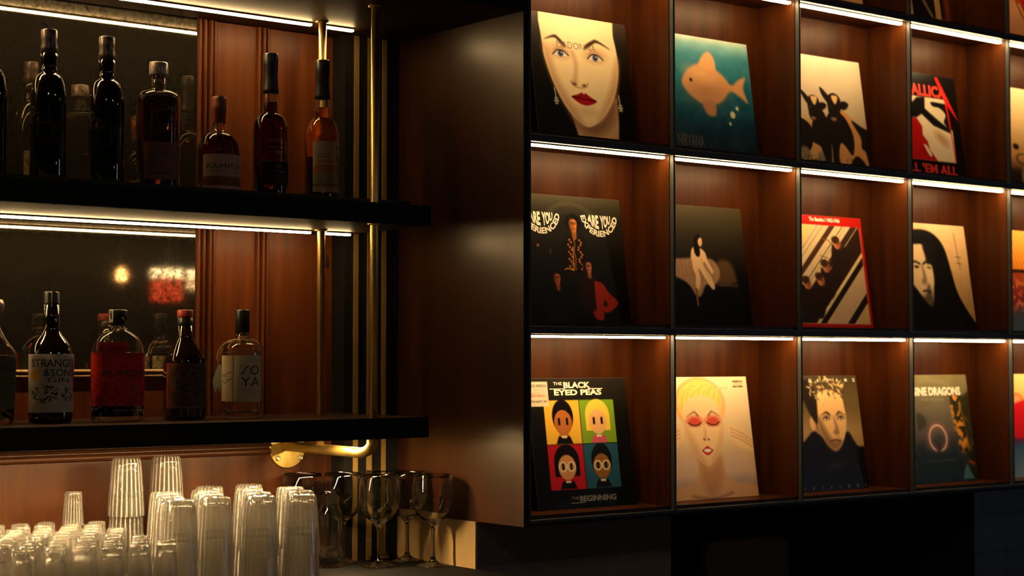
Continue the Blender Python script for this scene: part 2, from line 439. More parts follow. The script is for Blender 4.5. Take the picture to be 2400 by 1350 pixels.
# mouldings
def ridges(name, axis, a0, a1, c0, width, y, ridgespec, mat):
    """strip of rounded ridges running along axis ('x' or 'z'); c0 start across, ridgespec: list (rel0, rel1, height)"""
    prof = [(0, 0)]
    for r0, r1, h in ridgespec:
        for k in range(9):
            t = k / 8; prof.append((r0 + (r1 - r0) * t, .0015 + h * math.sin(PI * t) ** .55 if 0 < t < 1 else .0015))
    prof.append((1, 0))
    vs = []; 
    for e in (a0, a1):
        for u, h in prof:
            cc = c0 + width * u
            vs.append((cc, y - h, e) if axis == 'z' else (e, y - h, cc))
    n = len(prof); fs = []
    for i in range(n - 1): fs.append((i, i + 1, n + i + 1, n + i) if axis == 'z' else (i, n + i, n + i + 1, i + 1))
    fs += [tuple(range(n)), tuple(reversed(range(n, 2 * n)))]
    mb = MB().add(vs, fs, 0, False); return struct(mb.obj(name, mat))
ridges('trim_1', 'z', 1.40, 3.05, -.5315, .052, YB, [(0, .22, .012), (.26, .50, .010), (.52, .76, .014), (.80, 1, .006)], M['wood'])
ridges('trim_2', 'z', 1.40, 3.05, -.378, .034, YB, [(0, .30, .009), (.34, .66, .012), (.72, 1, .008)], M['wood'])
ridges('trim_3', 'x', -4.39, -.5315, 1.5095, .0185, YB, [(0, .42, .011), (.50, 1, .013)], M['trim_glint'])
ridges('trim_4', 'x', -4.39, -.338, 1.331, .040, YB, [(0, .40, .010), (.46, .66, .014), (.72, 1, .010)], M['wood_dark'])
for i, (x0, x1) in enumerate(((-.1465, -.1335), (-.1085, -.0945), (-.067, -.055))):
    struct(box('trim_%d' % (5 + i), (x0, .4725, 1.08), (x1, .4748, 3.05), M['brass_satin']), 'vertical brass inlay strip on the black pilaster')
struct(box('trim_8', (-.1880, YB - .0022, 1.08), (-.1862, YB - .0003, 3.05), M['wood']), 'thin raised seam in the wood panelling')
struct(MB().box((-4.39, YB - .0009, 1.0775), (-.172, YB - .0001, 1.3308)).obj('trim_9', M['wood_shaded']), 'flat wood panel below the lower bar shelf with shade put into its colour')
# mirror
mo = box('wall_mirror', (-4.3, YB - .0045, 1.5285), (-.532, YB - .0005, 2.62), M['mirror'])
tag(mo, 'smoky antique mirror panel behind the bottles of both bar shelves', 'mirror')

# splash panel and counter
tag(box('splash_panel', (-.0181, .1685, 1.0775), (-.0176, .4745, 1.186), M['splash']), 'tan splash panel lit beside the wine glasses', 'panel')
o = box('splash_panel', (-.0205, .1685, 1.0775), (-.0182, .4745, 1.1862), M['splash']); bpy.data.objects.remove(bpy.data.objects['splash_panel'], do_unlink=True); o.name = 'splash_panel'
tag(o, 'tan splash panel lit up beside the wine glasses', 'panel')
ct = box('bar_counter', (-3.6, -.30, 1.037), (-.0215, YB - .001, 1.077), M['counter'], bev=.003)
tag(ct, 'dark stone bar counter under all the glassware', 'counter')
cb = box('counter_front', (-3.6, -.2, -1.035), (-.03, YB - .01, -.002), M['dark_wall'], None)
bpy.data.objects.remove(cb, do_unlink=True)
cc_ = ct.location
MB().box((-3.58 - cc_.x, -.18 - cc_.y, -1.036), (-.03 - cc_.x, YB - .02 - cc_.y, -.001)).obj('cabinet_base', M['dark_wall'], ct)
mt = MB().box((-1.0, -.29, 0), (1.0, .29, .008)).obj('bar_mat', M['mat'], None, (-1.038, .135, 1.0772)); mt.rotation_euler = (0, 0, R(-1.2)); bevel(mt, .002)
tag(mt, 'black ribbed rubber bar mat spread under the glasses', 'mat')

# ================================================================== BAR SHELVES
YS0 = .1385
def bar_shelf(name, x1, z0, z1, label, led_z, led_mat, led_end, liner=False, YS0=.1385, ys=.3995, pd=.0046, sd=.0088):
    root = empty(name, ((-3.6 + x1) / 2, (YS0 + YB) / 2, z0)); L = root.location
    def pb(nm, a, b_, mat, bev=0):
        o = MB().box([a[i] - L[i] for i in range(3)], [b_[i] - L[i] for i in range(3)]).obj(nm, mat, root)
        if bev: bevel(o, bev)
        return o
    pb('board', (-3.6, YS0 + .003, z0), (x1 - .003, YB - .0155, z1), M['shelf_top'])
    pb('underside', (-3.6, YS0 + .003, z0 - .0006), (x1 - .003, YB - .0155, z0 - .0001), M['under'])
    pb('edge_band', (-3.6, YS0, z0 - .0003), (x1, YS0 + .003, z1 + .0003), M['black'])
    pb('edge_band', (x1 - .003, YS0 + .003, z0 - .0003), (x1, YB - .0155, z1 + .0003), M['black'])
    e = -.3115
    for a, b_ in (((-3.5), -.311), (-.285, led_end)):
        if b_ > a:
            pr_ = pb('light_profile', (a, ys - .006, z0 - pd), (b_, ys + .006, z0 - .0007), M['led_body'])
            MB().box([(a + .002) - L[0], ys - .005 - L[1], z0 - sd - L[2]], [(b_ - .002) - L[0], ys + .005 - L[1], z0 - pd + .0002 - L[2]]).obj('light_strip', led_mat, pr_)
    if liner: pb('shelf_mat', (-3.5, .175, z1), (x1 - .03, .46, z1 + .011), M['rubber'])
    tag(root, label, 'shelf'); return root
bar_shelf('bar_shelf', -.171, 1.3799, 1.4235, 'long black edged lower bar shelf carrying the gin bottles', 0, M['led_low'], -.178, ys=.275, pd=.0046, sd=.0049)
bar_shelf('bar_shelf', -.167, 1.8396, 1.8830, 'long black edged upper bar shelf carrying the whisky bottles', 0, M['led'], -.205, True)
bar_shelf('bar_canopy', -.0215, 2.3095, 2.40, 'dark canopy above the upper bar shelf with a warm light strip under it', 0, M['led'], -.199, YS0=-.004)

# brass support
sp = empty('brass_shelf_support', (-.30, YB - .0005, 1.335))
L = sp.location
def rel(p): return (p[0] - L[0], p[1] - L[1], p[2] - L[2])
fl = MB()
fl.rings([[rel((-.30 + .052 * r_ * math.cos(2 * PI * j / 48), y, 1.338 + .047 * r_ * math.sin(2 * PI * j / 48))) for j in range(48)] for y, r_ in ((YB - .0165, .9), (YB - .021, .98), (YB - .0215, .97))], (True, True))
fl = MB()
fl.rings([[rel((-.292 + .047 * r_ * math.cos(2 * PI * j / 48), y, 1.344 + .045 * r_ * math.sin(2 * PI * j / 48))) for j in range(48)] for y, r_ in ((YB - .001, 1), (YB - .005, 1), (YB - .006, .97))], (True, True))
flo = fl.obj('flange', M['brass_old'], sp)
for sx in (-.026, .034):
    s_ = MB(); x = -.292 + sx; z = 1.322
    s_.rings([[rel((x + r_ * math.cos(2 * PI * j / 20), y, z + r_ * math.sin(2 * PI * j / 20))) for j in range(20)] for y, r_ in ((YB - .006, .0062), (YB - .0085, .0058), (YB - .0095, .0035), (YB - .0080, .0024))], (True, True))
    s_.obj('screw', M['steel'], flo)
pts = [(-.30, YB - .006, 1.350), (-.30, .30, 1.3485), (-.301, .215, 1.3475)]
for k in range(1, 9):
    a = k / 8 * PI / 2; pts.append((-.3015, .215 - .048 * math.sin(a) - .006, 1.3475 + .026 * (1 - math.cos(a)) + .003 * k / 8))
pts.append((-.302, .158, 1.3795))
MB().tube([rel(p) for p in pts], .0115, 20).obj('bracket_pipe', M['brass_old'], sp)
for (x, y) in ((-.299, .375), (-.304, .155)):
    z0 = 1.356 if y > .3 else 1.372
    MB().tube([rel((x, y, z0)), rel((x + .002, y, 2.3093))], .0088, 20).obj('pole', M['brass'], sp)
    for zc, s_ in ((2.3092, -1), (1.8393, -1)):
        MB().lathe([(.015, zc), (.015, zc - .002), (.011, zc - .004), (.0089, zc - .004)], 24).obj('collar', M['brass_old'], sp).location = rel((x + .001, y, 0))
tag(sp, 'brass pipe support with two vertical poles and a round wall flange', 'bracket')
# torn tape on the rear pole
tp = MB()
tp.add([(0, 0, 0), (.010, -.001, .002), (.009, 0, .030), (.004, .002, .031), (.001, .001, .012), (0, .0004, -.0002), (.010, -.0006, .0018), (.009, .0004, .030), (.004, .0024, .031), (.001, .0014, .012)],
       [(0, 1, 2, 3, 4), (9, 8, 7, 6, 5), (0, 5, 6, 1), (1, 6, 7, 2), (2, 7, 8, 3), (3, 8, 9, 4), (4, 9, 5, 0)])
tag(tp.obj('paper_scrap', M['sticker'], None, (-.2895, .3700, 1.752)), 'small torn white paper scrap stuck on the rear brass pole', 'paper scrap')

# ================================================================== RECORD CABINET
P_ = .435
BZ = [2.8855, 2.4640, 2.0427, 1.6214, 1.2001]      # tops of the metal cross bars, z
VX = [.0003 + P_ * i for i in range(6)]
cabn = empty('record_cabinet', (1.09, .08, 1.187)); L = cabn.location
def cb_(nm, a, b_, mat, bev=0, par=None):
    o = MB().box([a[i] - L[i] for i in range(3)], [b_[i] - L[i] for i in range(3)]).obj(nm, mat, par or cabn)
    if bev: bevel(o, bev)
    return o
XR = VX[5] + .018
sp_ = cb_('side_panel', (-.0181, .0005, 1.187), (-.0040, .4745, 3.05), M['wood_panel'])
cb_('front_edge', (-.0184, -.0015, 1.1865), (-.0040, .0004, 3.05), M['black'])
cb_('side_panel', (XR - .014, .0005, 1.187), (XR, .1665, 3.05), M['wood_panel'])
cb_('back_panel', (-.0040, .141, 1.187), (XR - .014, .1665, 3.05), M['wood_cubby'])
for i in range(6):
    cb_('frame_upright', (VX[i] - .0036, 0, 1.1932), (VX[i] + .0036, .012, 3.05), M['metal'], .0008)
    x0 = VX[i] - .0060 if i else -.0039
    cb_('divider', (x0, .012, 1.2085), (VX[i] + .0060 if i < 5 else XR - .0141, .1409, 3.05), M['wood_cubby'])
for j, z in enumerate(BZ):
    bot = z - (.0165 if j < 4 else .0069)
    cb_('frame_crossbar', (-.0036 + VX[0], -.0006, bot), (VX[5] + .0036, .0118, z), M['metal'], .0008)
    for i in range(5):
        if j == 4:
            cb_('shelf_board', (VX[i] + .0061, .0121, z - .013), (VX[i + 1] - .0061, .1408, z + .0085), M['wood_cubby'])
        else:
            cb_('shelf_board', (VX[i] + .0061, .0121, bot), (VX[i + 1] - .0061, .1408, z + .0085), M['wood_cubby'])
            pr_ = cb_('light_profile', (VX[i] + .0075, .0135, bot - .0035), (VX[i + 1] - .0165, .0265, bot - .0001), M['led_body'])
            cb_('light_strip', (VX[i] + .0085, .0145, bot - .0078), (VX[i + 1] - .0175, .0255, bot - .0035), M['led_cub'], 0, pr_)
cb_('bottom_rail', (-.0040, .0001, 1.187), (XR - .0141, .0119, 1.1931), M['black'])
cb_('bottom_rail', (-.0040, .0121, 1.187), (XR - .0141, .1408, 1.1970), M['black'])
tag(cabn, 'wall cabinet of lit wooden cubbies with a black metal grid displaying record sleeves', 'cabinet')

# ================================================================== RECORD SLEEVES
SL = .300; TILT = math.asin(.0435 / SL)
def sleeve(r, c, xr, art, label, texts=None, edge='card', w_=SL):
    """r = crossbar row index into BZ (1..4), xr = right edge"""
    z = BZ[r] + .0087
    root = MB().box((0, 0, 0), (w_, .0035, SL)).obj('record_sleeve', M[edge], None, (xr - w_, .088, z)); root.rotation_euler = (-TILT, 0, 0)
    bevel(root, .0006)
    grid_mesh('cover_print', art, lambda u, v: (.0006 + u * (w_ - .0012), -.00035, SL - .0006 - v * (SL - .0012)), M['print'], root)
    if texts:
        for t in texts:
            mb_ = MB(); fn = lambda X, Y, d=t.get('d', .0007): (X * w_, -d, Y * SL)
            put_text(mb_, t['s'], fn, t['x'], t['y'], t['w'], t['h'], t.get('b', 0), t.get('sh', 0), t.get('sp', 1), 0, t.get('arc'))
            mb_.obj('lettering', M[t['m']], root)
    tag(root, label, 'record sleeve', 'record sleeves displayed in the cubbies')
    return root
def brow(a, P, w0, col):
    """tapering eyebrow: P three points"""
    (x0, y0), (x1, y1), (x2, y2) = P
    a.poly([(x0, y0 - w0 * .4), ((x0 + x1) / 2, (y0 + y1) / 2 - w0 * .9), (x1, y1 - w0 * .55), (x2, y2), (x1, y1 + w0 * .25), ((x0 + x1) / 2, (y0 + y1) / 2 + w0 * .35), (x0, y0 + w0 * .55)], col, .016, .95, sm=True)
def eye(a, ex, ey, w_, iris, shade, tilt=0, lid=(34, 22, 20)):
    a.ell(ex, ey - w_ * .25, w_ * 1.35, w_ * .75, shade, w_ * .9, tilt, .55)
    a.poly([(ex - w_, ey + w_ * .12), (ex - w_ * .3, ey - w_ * .34), (ex + w_ * .4, ey - w_ * .30), (ex + w_, ey + w_ * .10), (ex + w_ * .3, ey + w_ * .32), (ex - w_ * .4, ey + w_ * .30)], (222, 208, 200), .008, 1, sm=True)
    a.ell(ex + .002, ey - w_ * .02, w_ * .40, w_ * .38, iris, .008); a.ell(ex + .002, ey - w_ * .02, w_ * .17, w_ * .17, (12, 10, 14), .005); a.ell(ex + .01, ey - w_ * .12, w_ * .08, w_ * .08, (240, 236, 230), .004)
    a.path([(ex - w_ * 1.1, ey + w_ * .16), (ex - w_ * .4, ey - w_ * .36), (ex + w_ * .4, ey - w_ * .34), (ex + w_ * 1.15, ey + w_ * .10)], .010, lid, .010, .95, sm=True)
    a.path([(ex - w_ * 1.0, ey - w_ * .30), (ex, ey - w_ * .72), (ex + w_ * 1.1, ey - w_ * .25)], .006, shade, .016, .8, sm=True)
def lips(a, cx, cy_, w_, h_, col, tilt=0):
    t = math.tan(R(tilt)); f_ = lambda x, y: (cx + x * w_, cy_ + y * h_ + x * w_ * t)
    a.poly([f_(-1, 0), f_(-.5, -.55), f_(-.16, -1), f_(0, -.75), f_(.16, -1), f_(.5, -.55), f_(1, 0), f_(.55, .75), f_(0, 1.05), f_(-.55, .75)], col, .010, 1, sm=True)
    a.path([f_(-1, 0), f_(-.3, .02), f_(0, .10), f_(.3, .02), f_(1, 0)], .008, tuple(q * .3 for q in col), .009, .9, sm=True)
    a.ell(*f_(.05, .5), w_ * .35, h_ * .18, tuple(min(255, q * 1.5 + 20) for q in col), .02, tilt, .4)

# -- upper full row
a = Art(200, (22, 19, 19)).vgrad([(0, (60, 50, 44)), (.2, (34, 28, 26)), (.5, (18, 16, 16)), (1, (10, 9, 9))])
a.poly([(.33, .74), (.40, .98), (.44, 1.05), (.80, 1.05), (.83, .84), (.84, .62), (.5, .7)], (198, 160, 124), .02)
a.poly([(.33, .80), (.46, .93), (.60, .95), (.76, .84), (.84, .66), (.80, .60), (.5, .8)], (112, 76, 54), .09, .75, sm=True)
a.poly([(.16, -.1), (.80, -.1), (.86, .12), (.885, .30), (.875, .44), (.83, .58), (.76, .70), (.66, .81), (.55, .875), (.47, .88), (.37, .82), (.28, .72), (.20, .58), (.14, .42), (.115, .26)], (236, 212, 172), .014, 1, sm=True)
a.poly([(.115, .24), (.14, .42), (.20, .58), (.28, .72), (.37, .82), (.46, .88), (.40, .76), (.30, .62), (.22, .46), (.18, .30)], (188, 140, 104), .07, .7, sm=True)
a.poly([(.885, .30), (.87, .46), (.82, .60), (.72, .74), (.62, .83), (.70, .68), (.78, .54), (.83, .40)], (196, 148, 110), .07, .8, sm=True)
a.ell(.44, .10, .20, .12, (246, 226, 188), .14, 0, .6)
brow(a, [(.34, .245), (.24, .185), (.14, .215)], .030, (52, 34, 26)); brow(a, [(.55, .235), (.68, .180), (.81, .225)], .030, (52, 34, 26))
eye(a, .29, .315, .070, (72, 82, 132), (168, 122, 92), 4); eye(a, .645, .315, .072, (72, 82, 132), (168, 122, 92), -2)
a.poly([(.41, .28), (.425, .40), (.40, .50), (.375, .535), (.42, .555), (.44, .48), (.45, .36)], (186, 138, 104), .05, .75, sm=True)
a.ell(.405, .548, .020, .010, (96, 56, 42), .016); a.ell(.505, .552, .020, .010, (96, 56, 42), .016); a.path([(.37, .53), (.40, .56), (.46, .575), (.52, .56), (.545, .53)], .008, (160, 112, 82), .018, .8, sm=True)
lips(a, .49, .660, .125, .048, (146, 16, 20), 4)
a.ell(.49, .76, .10, .03, (206, 168, 130), .06, 0, .5)
for ex, ey in ((.195, .60), (.855, .60)):
    a.path([(ex, ey), (ex + .008, ey + .07)], .010, (214, 204, 184), .008)
    for k in range(6): a.ell(ex + .010 + .017 * math.cos(k * 1.047), ey + .10 + .024 * math.sin(k * 1.047), .007, .008, (228, 220, 200), .005)
    a.ell(ex + .01, ey + .10, .010, .014, (200, 188, 160), .006)
sleeve(2, 0, .3985, a, 'record sleeve with a large pale female face and red lips, upper left cubby',
       [dict(s='MADONNA', x=.26, y=.735, w=.40, h=.052, m='ink_brown', b=-.014)])
a = Art(170, (30, 90, 110)).vgrad([(0, (176, 190, 176)), (.06, (110, 156, 162)), (.16, (58, 122, 140)), (.38, (36, 104, 124)), (.60, (26, 76, 98)), (.8, (20, 48, 66)), (1, (16, 34, 48))]).cloud(8, 16)
for k in range(14): a.path([(.1 + .9 * a.rng.rand(), .05 + .5 * a.rng.rand()) for q in range(1)] + [(.2 + .8 * a.rng.rand(), .05 + .5 * a.rng.rand())], .004, (120, 170, 180), .01, .15)
sk = (196, 142, 100)
a.poly([(.18, .40), (.30, .27), (.48, .22), (.66, .30), (.76, .38), (.86, .32), (.94, .30), (.90, .40), (.94, .52), (.84, .47), (.74, .44), (.62, .54), (.44, .58), (.28, .52)], sk, .03, 1, sm=True)
a.poly([(.40, .24), (.50, .12), (.58, .16), (.58, .28)], (206, 152, 106), .03, 1, sm=True); a.poly([(.40, .55), (.44, .66), (.54, .66), (.54, .54)], (170, 120, 86), .03, 1, sm=True)
a.ell(.46, .47, .20, .09, (150, 104, 76), .14, -4, .6); a.ell(.40, .32, .14, .05, (220, 172, 120), .10, 8, .6); a.ell(.29, .38, .016, .016, (40, 30, 26), .01)
for q in ((.74, .64, .030), (.80, .58, .018), (.70, .72, .014)): a.ell(q[0], q[1], q[2], q[2], (206, 200, 164), .012)
sleeve(2, 1, .815, a, 'record sleeve with a blue underwater picture and a pale swimming shape', [dict(s='NIRVANA', x=.07, y=.055, w=.30, h=.10, m='card', b=.01)], 'card')
a = Art(170, (214, 196, 166)).vgrad([(0, (218, 206, 184)), (.5, (206, 186, 160)), (.72, (186, 156, 130)), (1, (160, 118, 82))]).cloud(4, 6)
dk = (32, 26, 24); cr_ = (206, 160, 106)
a.poly([(.05, .70), (.20, .60), (.32, .58), (.40, .72), (.30, .92), (.05, .96)], cr_, .014, 1, sm=True)
a.poly([(.62, .50), (.76, .50), (.90, .62), (1.05, .76), (1.05, 1.02), (.62, 1.02)], (208, 152, 96), .014, 1, sm=True)
a.poly([(.08, .60), (.22, .62), (.27, .72), (.22, .86), (.10, .88)], dk, .012, 1, sm=True)
a.poly([(.30, .58), (.40, .48), (.48, .58), (.50, .74), (.46, 1.0), (.38, 1.0), (.36, .84), (.24, .78), (.26, .66)], dk, .012, 1, sm=True)
a.poly([(.48, .54), (.60, .48), (.72, .54), (.80, .68), (.80, .80), (.76, .88), (.68, .80), (.62, .78), (.58, .90), (.58, 1.0), (.50, 1.0), (.50, .80), (.44, .70)], dk, .012, 1, sm=True)
a.poly([(.80, .56), (.92, .60), (1.06, .68), (1.06, 1.0), (.98, .98), (.95, .84), (.90, .80), (.90, .70)], dk, .014, 1, sm=True)
a.poly([(.74, .94), (.82, .88), (.90, .92), (.96, 1.02), (.72, 1.02)], dk, .014, 1, sm=True)
for hx, hy, k in ((.325, .455, .92), (.60, .425, 1.05)):
    a.poly([(hx - .085 * k, hy - .06 * k), (hx, hy - .10 * k), (hx + .075 * k, hy - .06 * k), (hx + .07 * k, hy + .04 * k), (hx + .03 * k, hy + .12 * k), (hx - .02 * k, hy + .155 * k), (hx - .075 * k, hy + .13 * k), (hx - .09 * k, hy + .04 * k)], dk, .012, 1, sm=True)
    a.poly([(hx - .06 * k, hy - .06 * k), (hx - .16 * k, hy - .14 * k), (hx - .155 * k, hy - .08 * k), (hx - .08 * k, hy + .00 * k)], dk, .012, 1, sm=True)
    a.poly([(hx + .05 * k, hy - .01 * k), (hx + .12 * k, hy - .04 * k), (hx + .18 * k, hy - .015 * k), (hx + .13 * k, hy + .035 * k), (hx + .06 * k, hy + .03 * k)], dk, .012, 1, sm=True)
    a.poly([(hx - .035, hy - .075), (hx + .045, hy - .08), (hx + .035, hy - .03), (hx + .0, hy - .005)], (224, 184, 126), .012, 1, sm=True)
    a.ell(hx - .03 * k, hy + .13 * k, .036 * k, .016 * k, (130, 100, 84), .012); a.ell(hx - .05 * k, hy + .02, .010, .010, (70, 56, 48), .008)
a.ell(.14, .90, .07, .06, (128, 116, 96), .03); a.ell(.34, .93, .05, .05, (140, 128, 104), .03)
a.texture(np.clip((a.V - .90) * 12, 0, 1), (44, 38, 24), 60, .5)
sleeve(2, 2, 1.249, a, 'pale record sleeve with two dark standing cows', None, 'card_light')
a = Art(150, (16, 14, 14))
a.rect(.20, .23, .875, .84, (226, 208, 180))
a.poly([(.20, .44), (.36, .44), (.43, .52), (.42, .60), (.48, .66), (.50, .74), (.60, .84), (.20, .84)], (170, 22, 22), .012, 1, sm=False)
a.poly([(.42, .70), (.46, .70), (.52, .78), (.49, .80)], (226, 206, 184), .008, 1, sm=True)
a.poly([(.26, .34), (.40, .24), (.52, .23), (.50, .34), (.64, .42), (.84, .52), (.86, .56), (.60, .50), (.44, .40), (.36, .44), (.24, .44)], (20, 17, 17), .012)
a.poly([(.60, .27), (.74, .27), (.875, .30), (.875, .52), (.76, .46), (.80, .38), (.72, .32), (.62, .31)], (22, 18, 18), .012, 1, sm=True)
a.ell(.70, .62, .10, .05, (176, 116, 82), .06, 30, .6)
a.poly([(.70, .02), (.745, .02), (1.0, .45), (.985, .43), (.80, .24)], (206, 30, 24), .006)
a.poly([(.80, .16), (.835, .17), (.88, .84), (.86, .84), (.84, .50)], (206, 30, 24), .006)
sleeve(2, 3, 1.660, a, 'black record sleeve with red lettering and a cream panel over a red pool',
       [dict(s='METALLICA', x=.06, y=.775, w=.78, h=.115, m='ink_red', b=.045), dict(s="KILL 'EM ALL", x=.04, y=.035, w=.83, h=.095, m='ink_red', b=.035)])
a = Art(80, (220, 190, 140)).vgrad([(0, (226, 206, 168)), (.4, (220, 186, 132)), (.7, (196, 140, 84)), (.80, (120, 84, 56)), (.84, (50, 38, 30)), (1, (30, 24, 22))])
a.ell(.33, .60, .05, .03, (30, 22, 20)); a.ring(.42, .72, .10, .05, .012, (50, 38, 30)); a.ell(.44, .92, .07, .12, (150, 130, 110), .05)
sleeve(2, 4, 2.115, a, 'record sleeve with cream sky over dark ground, cut by the right edge', None, 'card_light')

# -- middle row
a = Art(190, (30, 28, 22)).vgrad([(0, (64, 58, 44)), (.10, (44, 40, 30)), (.25, (30, 27, 20)), (.6, (15, 13, 11)), (1, (8, 8, 8))])
a.ring(.47, .20, .24, .14, .012, (96, 88, 66), .04, 0, .55); a.rect(-.1, .16, 1.1, .36, (28, 25, 19), .05, .85)  # lighter top and soft ring are painted sheen from the cubby strip
def figure(cx, cy_, h, coat, skin=(202, 120, 62), hair=(14, 11, 10)):
    a.ell(cx, cy_ - h * .10, h * 1.20, h * 1.20, hair, .02)
    a.poly([(cx - h * 2.4, cy_ + h * 3.6), (cx - h * 1.9, cy_ + h * 2.2), (cx - h * .6, cy_ + h * 1.5), (cx + h * .8, cy_ + h * 1.5), (cx + h * 1.9, cy_ + h * 2.2), (cx + h * 2.2, cy_ + h * 4), (cx + h * 2.0, cy_ + h * 7), (cx - h * 2.2, cy_ + h * 7)], coat, .03, 1, sm=True)
    a.poly([(cx - h * .3, cy_ + h * .5), (cx + h * .4, cy_ + h * .5), (cx + h * .42, cy_ + h * 1.8), (cx + h * .05, cy_ + h * 2.1), (cx - h * .25, cy_ + h * 1.8)], tuple(c * .72 for c in skin), .015, 1, sm=True)
    a.poly([(cx - h * .5, cy_ - h * .35), (cx + h * .05, cy_ - h * .6), (cx + h * .58, cy_ - h * .35), (cx + h * .62, cy_ + h * .3), (cx + h * .38, cy_ + h * .95), (cx + h * .05, cy_ + h * 1.2), (cx - h * .3, cy_ + h * .9), (cx - h * .55, cy_ + h * .3)], skin, .012, 1, sm=True)
    a.ell(cx - h * .32, cy_ + h * .35, h * .30, h * .8, tuple(c * .40 for c in skin), .04, 0, .6)
    for sg in (-.22, .28):
        a.ell(cx + h * sg, cy_ + h * .02, h * .15, h * .07, (34, 20, 14), .010); a.path([(cx + h * (sg - .2), cy_ - h * .16), (cx + h * (sg + .18), cy_ - h * .18)], h * .06, (50, 30, 20), .01)
    a.path([(cx + h * .05, cy_), (cx + h * .10, cy_ + h * .40), (cx, cy_ + h * .46)], h * .05, tuple(c * .5 for c in skin), .012)
    a.path([(cx - h * .15, cy_ + h * .70), (cx + h * .28, cy_ + h * .68)], h * .10, (110, 44, 32), .012)
figure(.49, .215, .062, (20, 15, 12))
for k in range(13):
    y = .345 + k * .019
    a.ell(.44 + .018 * math.sin(k * 2.1), y, .009, .008, (196, 118, 48), .006); a.ell(.54 + .018 * math.sin(k * 1.3), y, .009, .008, (196, 118, 48), .006); a.ell(.485 + .006 * math.sin(k), y, .004, .008, (196, 126, 60), .005)
a.path([(.37, .58), (.40, .57), (.46, .585), (.47, .40)], .009, (200, 130, 56), .008); a.ell(.12, .40, .012, .010, (150, 92, 40)); a.ell(.24, .44, .006, .02, (90, 60, 40))
figure(.28, .645, .050, (14, 12, 11), (180, 88, 50))
a.poly([(.62, .68), (.72, .67), (.78, .74), (.86, .80), (.88, .84), (.80, .90), (.74, .91), (.70, .88), (.72, .96), (.64, .96), (.60, .84)], (150, 38, 26), .012, 1, sm=True)
a.ell(.755, .835, .028, .028, (16, 12, 12), .014)
figure(.61, .545, .048, (34, 16, 13), (200, 120, 80))
a.poly([(.655, .66), (.74, .68), (.80, .76), (.88, .83), (.79, .90), (.73, .90), (.77, .84), (.74, .80), (.72, .95), (.65, .95)], (150, 38, 26), .012, 1)
def arc_fn(cx, cy_, r0, r1, a0, a1):
    def f_(s_, t_):
        an = R(a0 + (a1 - a0) * s_); rr = r0 + (r1 - r0) * t_; return (cx + rr * math.cos(an), cy_ + rr * math.sin(an))
    return f_
tx = []
for cx in (.765, .175):
    tx.append(dict(s='EXPERIENCED', x=0, y=0, w=1, h=1, m='ink_white', b=.035, arc=arc_fn(cx, .885, .195, .145, 190, 350)))
    for wd, x0, x1 in (('ARE', -.118, -.008), ('YOU', .010, .118)):
        def af(s_, t_, cx=cx, x0=x0, x1=x1):
            X = x0 + (x1 - x0) * s_; bot = .885 - math.sqrt(max(.134 ** 2 - X * X, 0)); top = .862 + .0
            bot = min(bot, top - .03); return (cx + X, bot + (top - bot) * t_)
        tx.append(dict(s=wd, x=0, y=0, w=1, h=1, m='ink_white', b=.045, arc=af))
sleeve(3, 0, .3790, a, 'black record sleeve with two curved white words above three dim figures', tx)
a = Art(160, (24, 21, 17)).vgrad([(0, (60, 52, 36)), (.3, (38, 33, 24)), (.48, (26, 22, 17)), (.6, (13, 12, 12)), (1, (7, 7, 8))])
a.poly([(.66, .46), (.80, .46), (.86, .58), (.84, .64), (.64, .64)], (92, 68, 44), .04, .9, sm=True); a.path([(.64, .655), (.87, .66)], .012, (120, 100, 74), .02, .7)
a.poly([(.0, .46), (.20, .45), (.38, .44), (.58, .44), (.66, .50), (.67, .58), (.60, .66), (.50, .66), (.44, .74), (.38, .76), (.30, .66), (.16, .60), (.0, .60)], (152, 118, 92), .02, 1, sm=True)
for k in range(12): a.path([(.10 + k * .045, .46), (.13 + k * .042, .60 + .03 * math.sin(k))], .006, (110, 82, 62), .02, .6)
a.poly([(.38, .36), (.44, .345), (.52, .38), (.55, .46), (.60, .54), (.575, .56), (.51, .47), (.50, .50), (.57, .60), (.60, .68), (.56, .69), (.48, .58), (.43, .52), (.44, .62), (.42, .70), (.38, .68), (.39, .58), (.36, .52), (.355, .44)], (212, 176, 140), .012, 1, sm=True)
a.ell(.475, .295, .030, .045, (206, 164, 124), .010); a.poly([(.42, .26), (.47, .235), (.50, .26), (.475, .27), (.455, .30), (.47, .36), (.46, .42), (.42, .42), (.40, .36)], (18, 14, 12), .010, 1, sm=True)
a.path([(.47, .44), (.50, .52), (.55, .62)], .006, (150, 110, 84), .012, .7); a.path([(.355, .46), (.36, .58)], .022, (150, 108, 80), .012); a.line(.38, .70, .385, .83, .022, (110, 78, 54), .014); a.line(.82, .64, .84, .74, .010, (40, 32, 26))
sleeve(3, 1, .790, a, 'dark record sleeve with a small pale seated figure on a couch')
a = Art(170, (206, 184, 140))
a.rect(-.1, -.1, 1.1, 1.1, (168, 24, 18)); a.rect(.0, .085, .965, .965, (206, 184, 146))
def diag(o0, o1, col, s_=.92, lim=None):
    d = a.U * s_ + a.V; m = np.clip((d - o0) / .008, 0, 1) * np.clip((o1 - d) / .008, 0, 1) * ((a.U < .962) & (a.V > .088) & (a.V < .962))
    if lim is not None: m = m * lim
    a.mix(m, col)
diag(0, .42, (216, 188, 118)); diag(.46, .475, (120, 86, 56)); diag(.52, .535, (110, 76, 50)); diag(.60, .68, (70, 42, 30)); diag(.72, .728, (70, 48, 36)); diag(.755, .775, (64, 42, 32)); diag(.80, .812, (80, 56, 40)); diag(.86, .95, (56, 34, 26)); diag(.95, 1.20, (44, 28, 22))
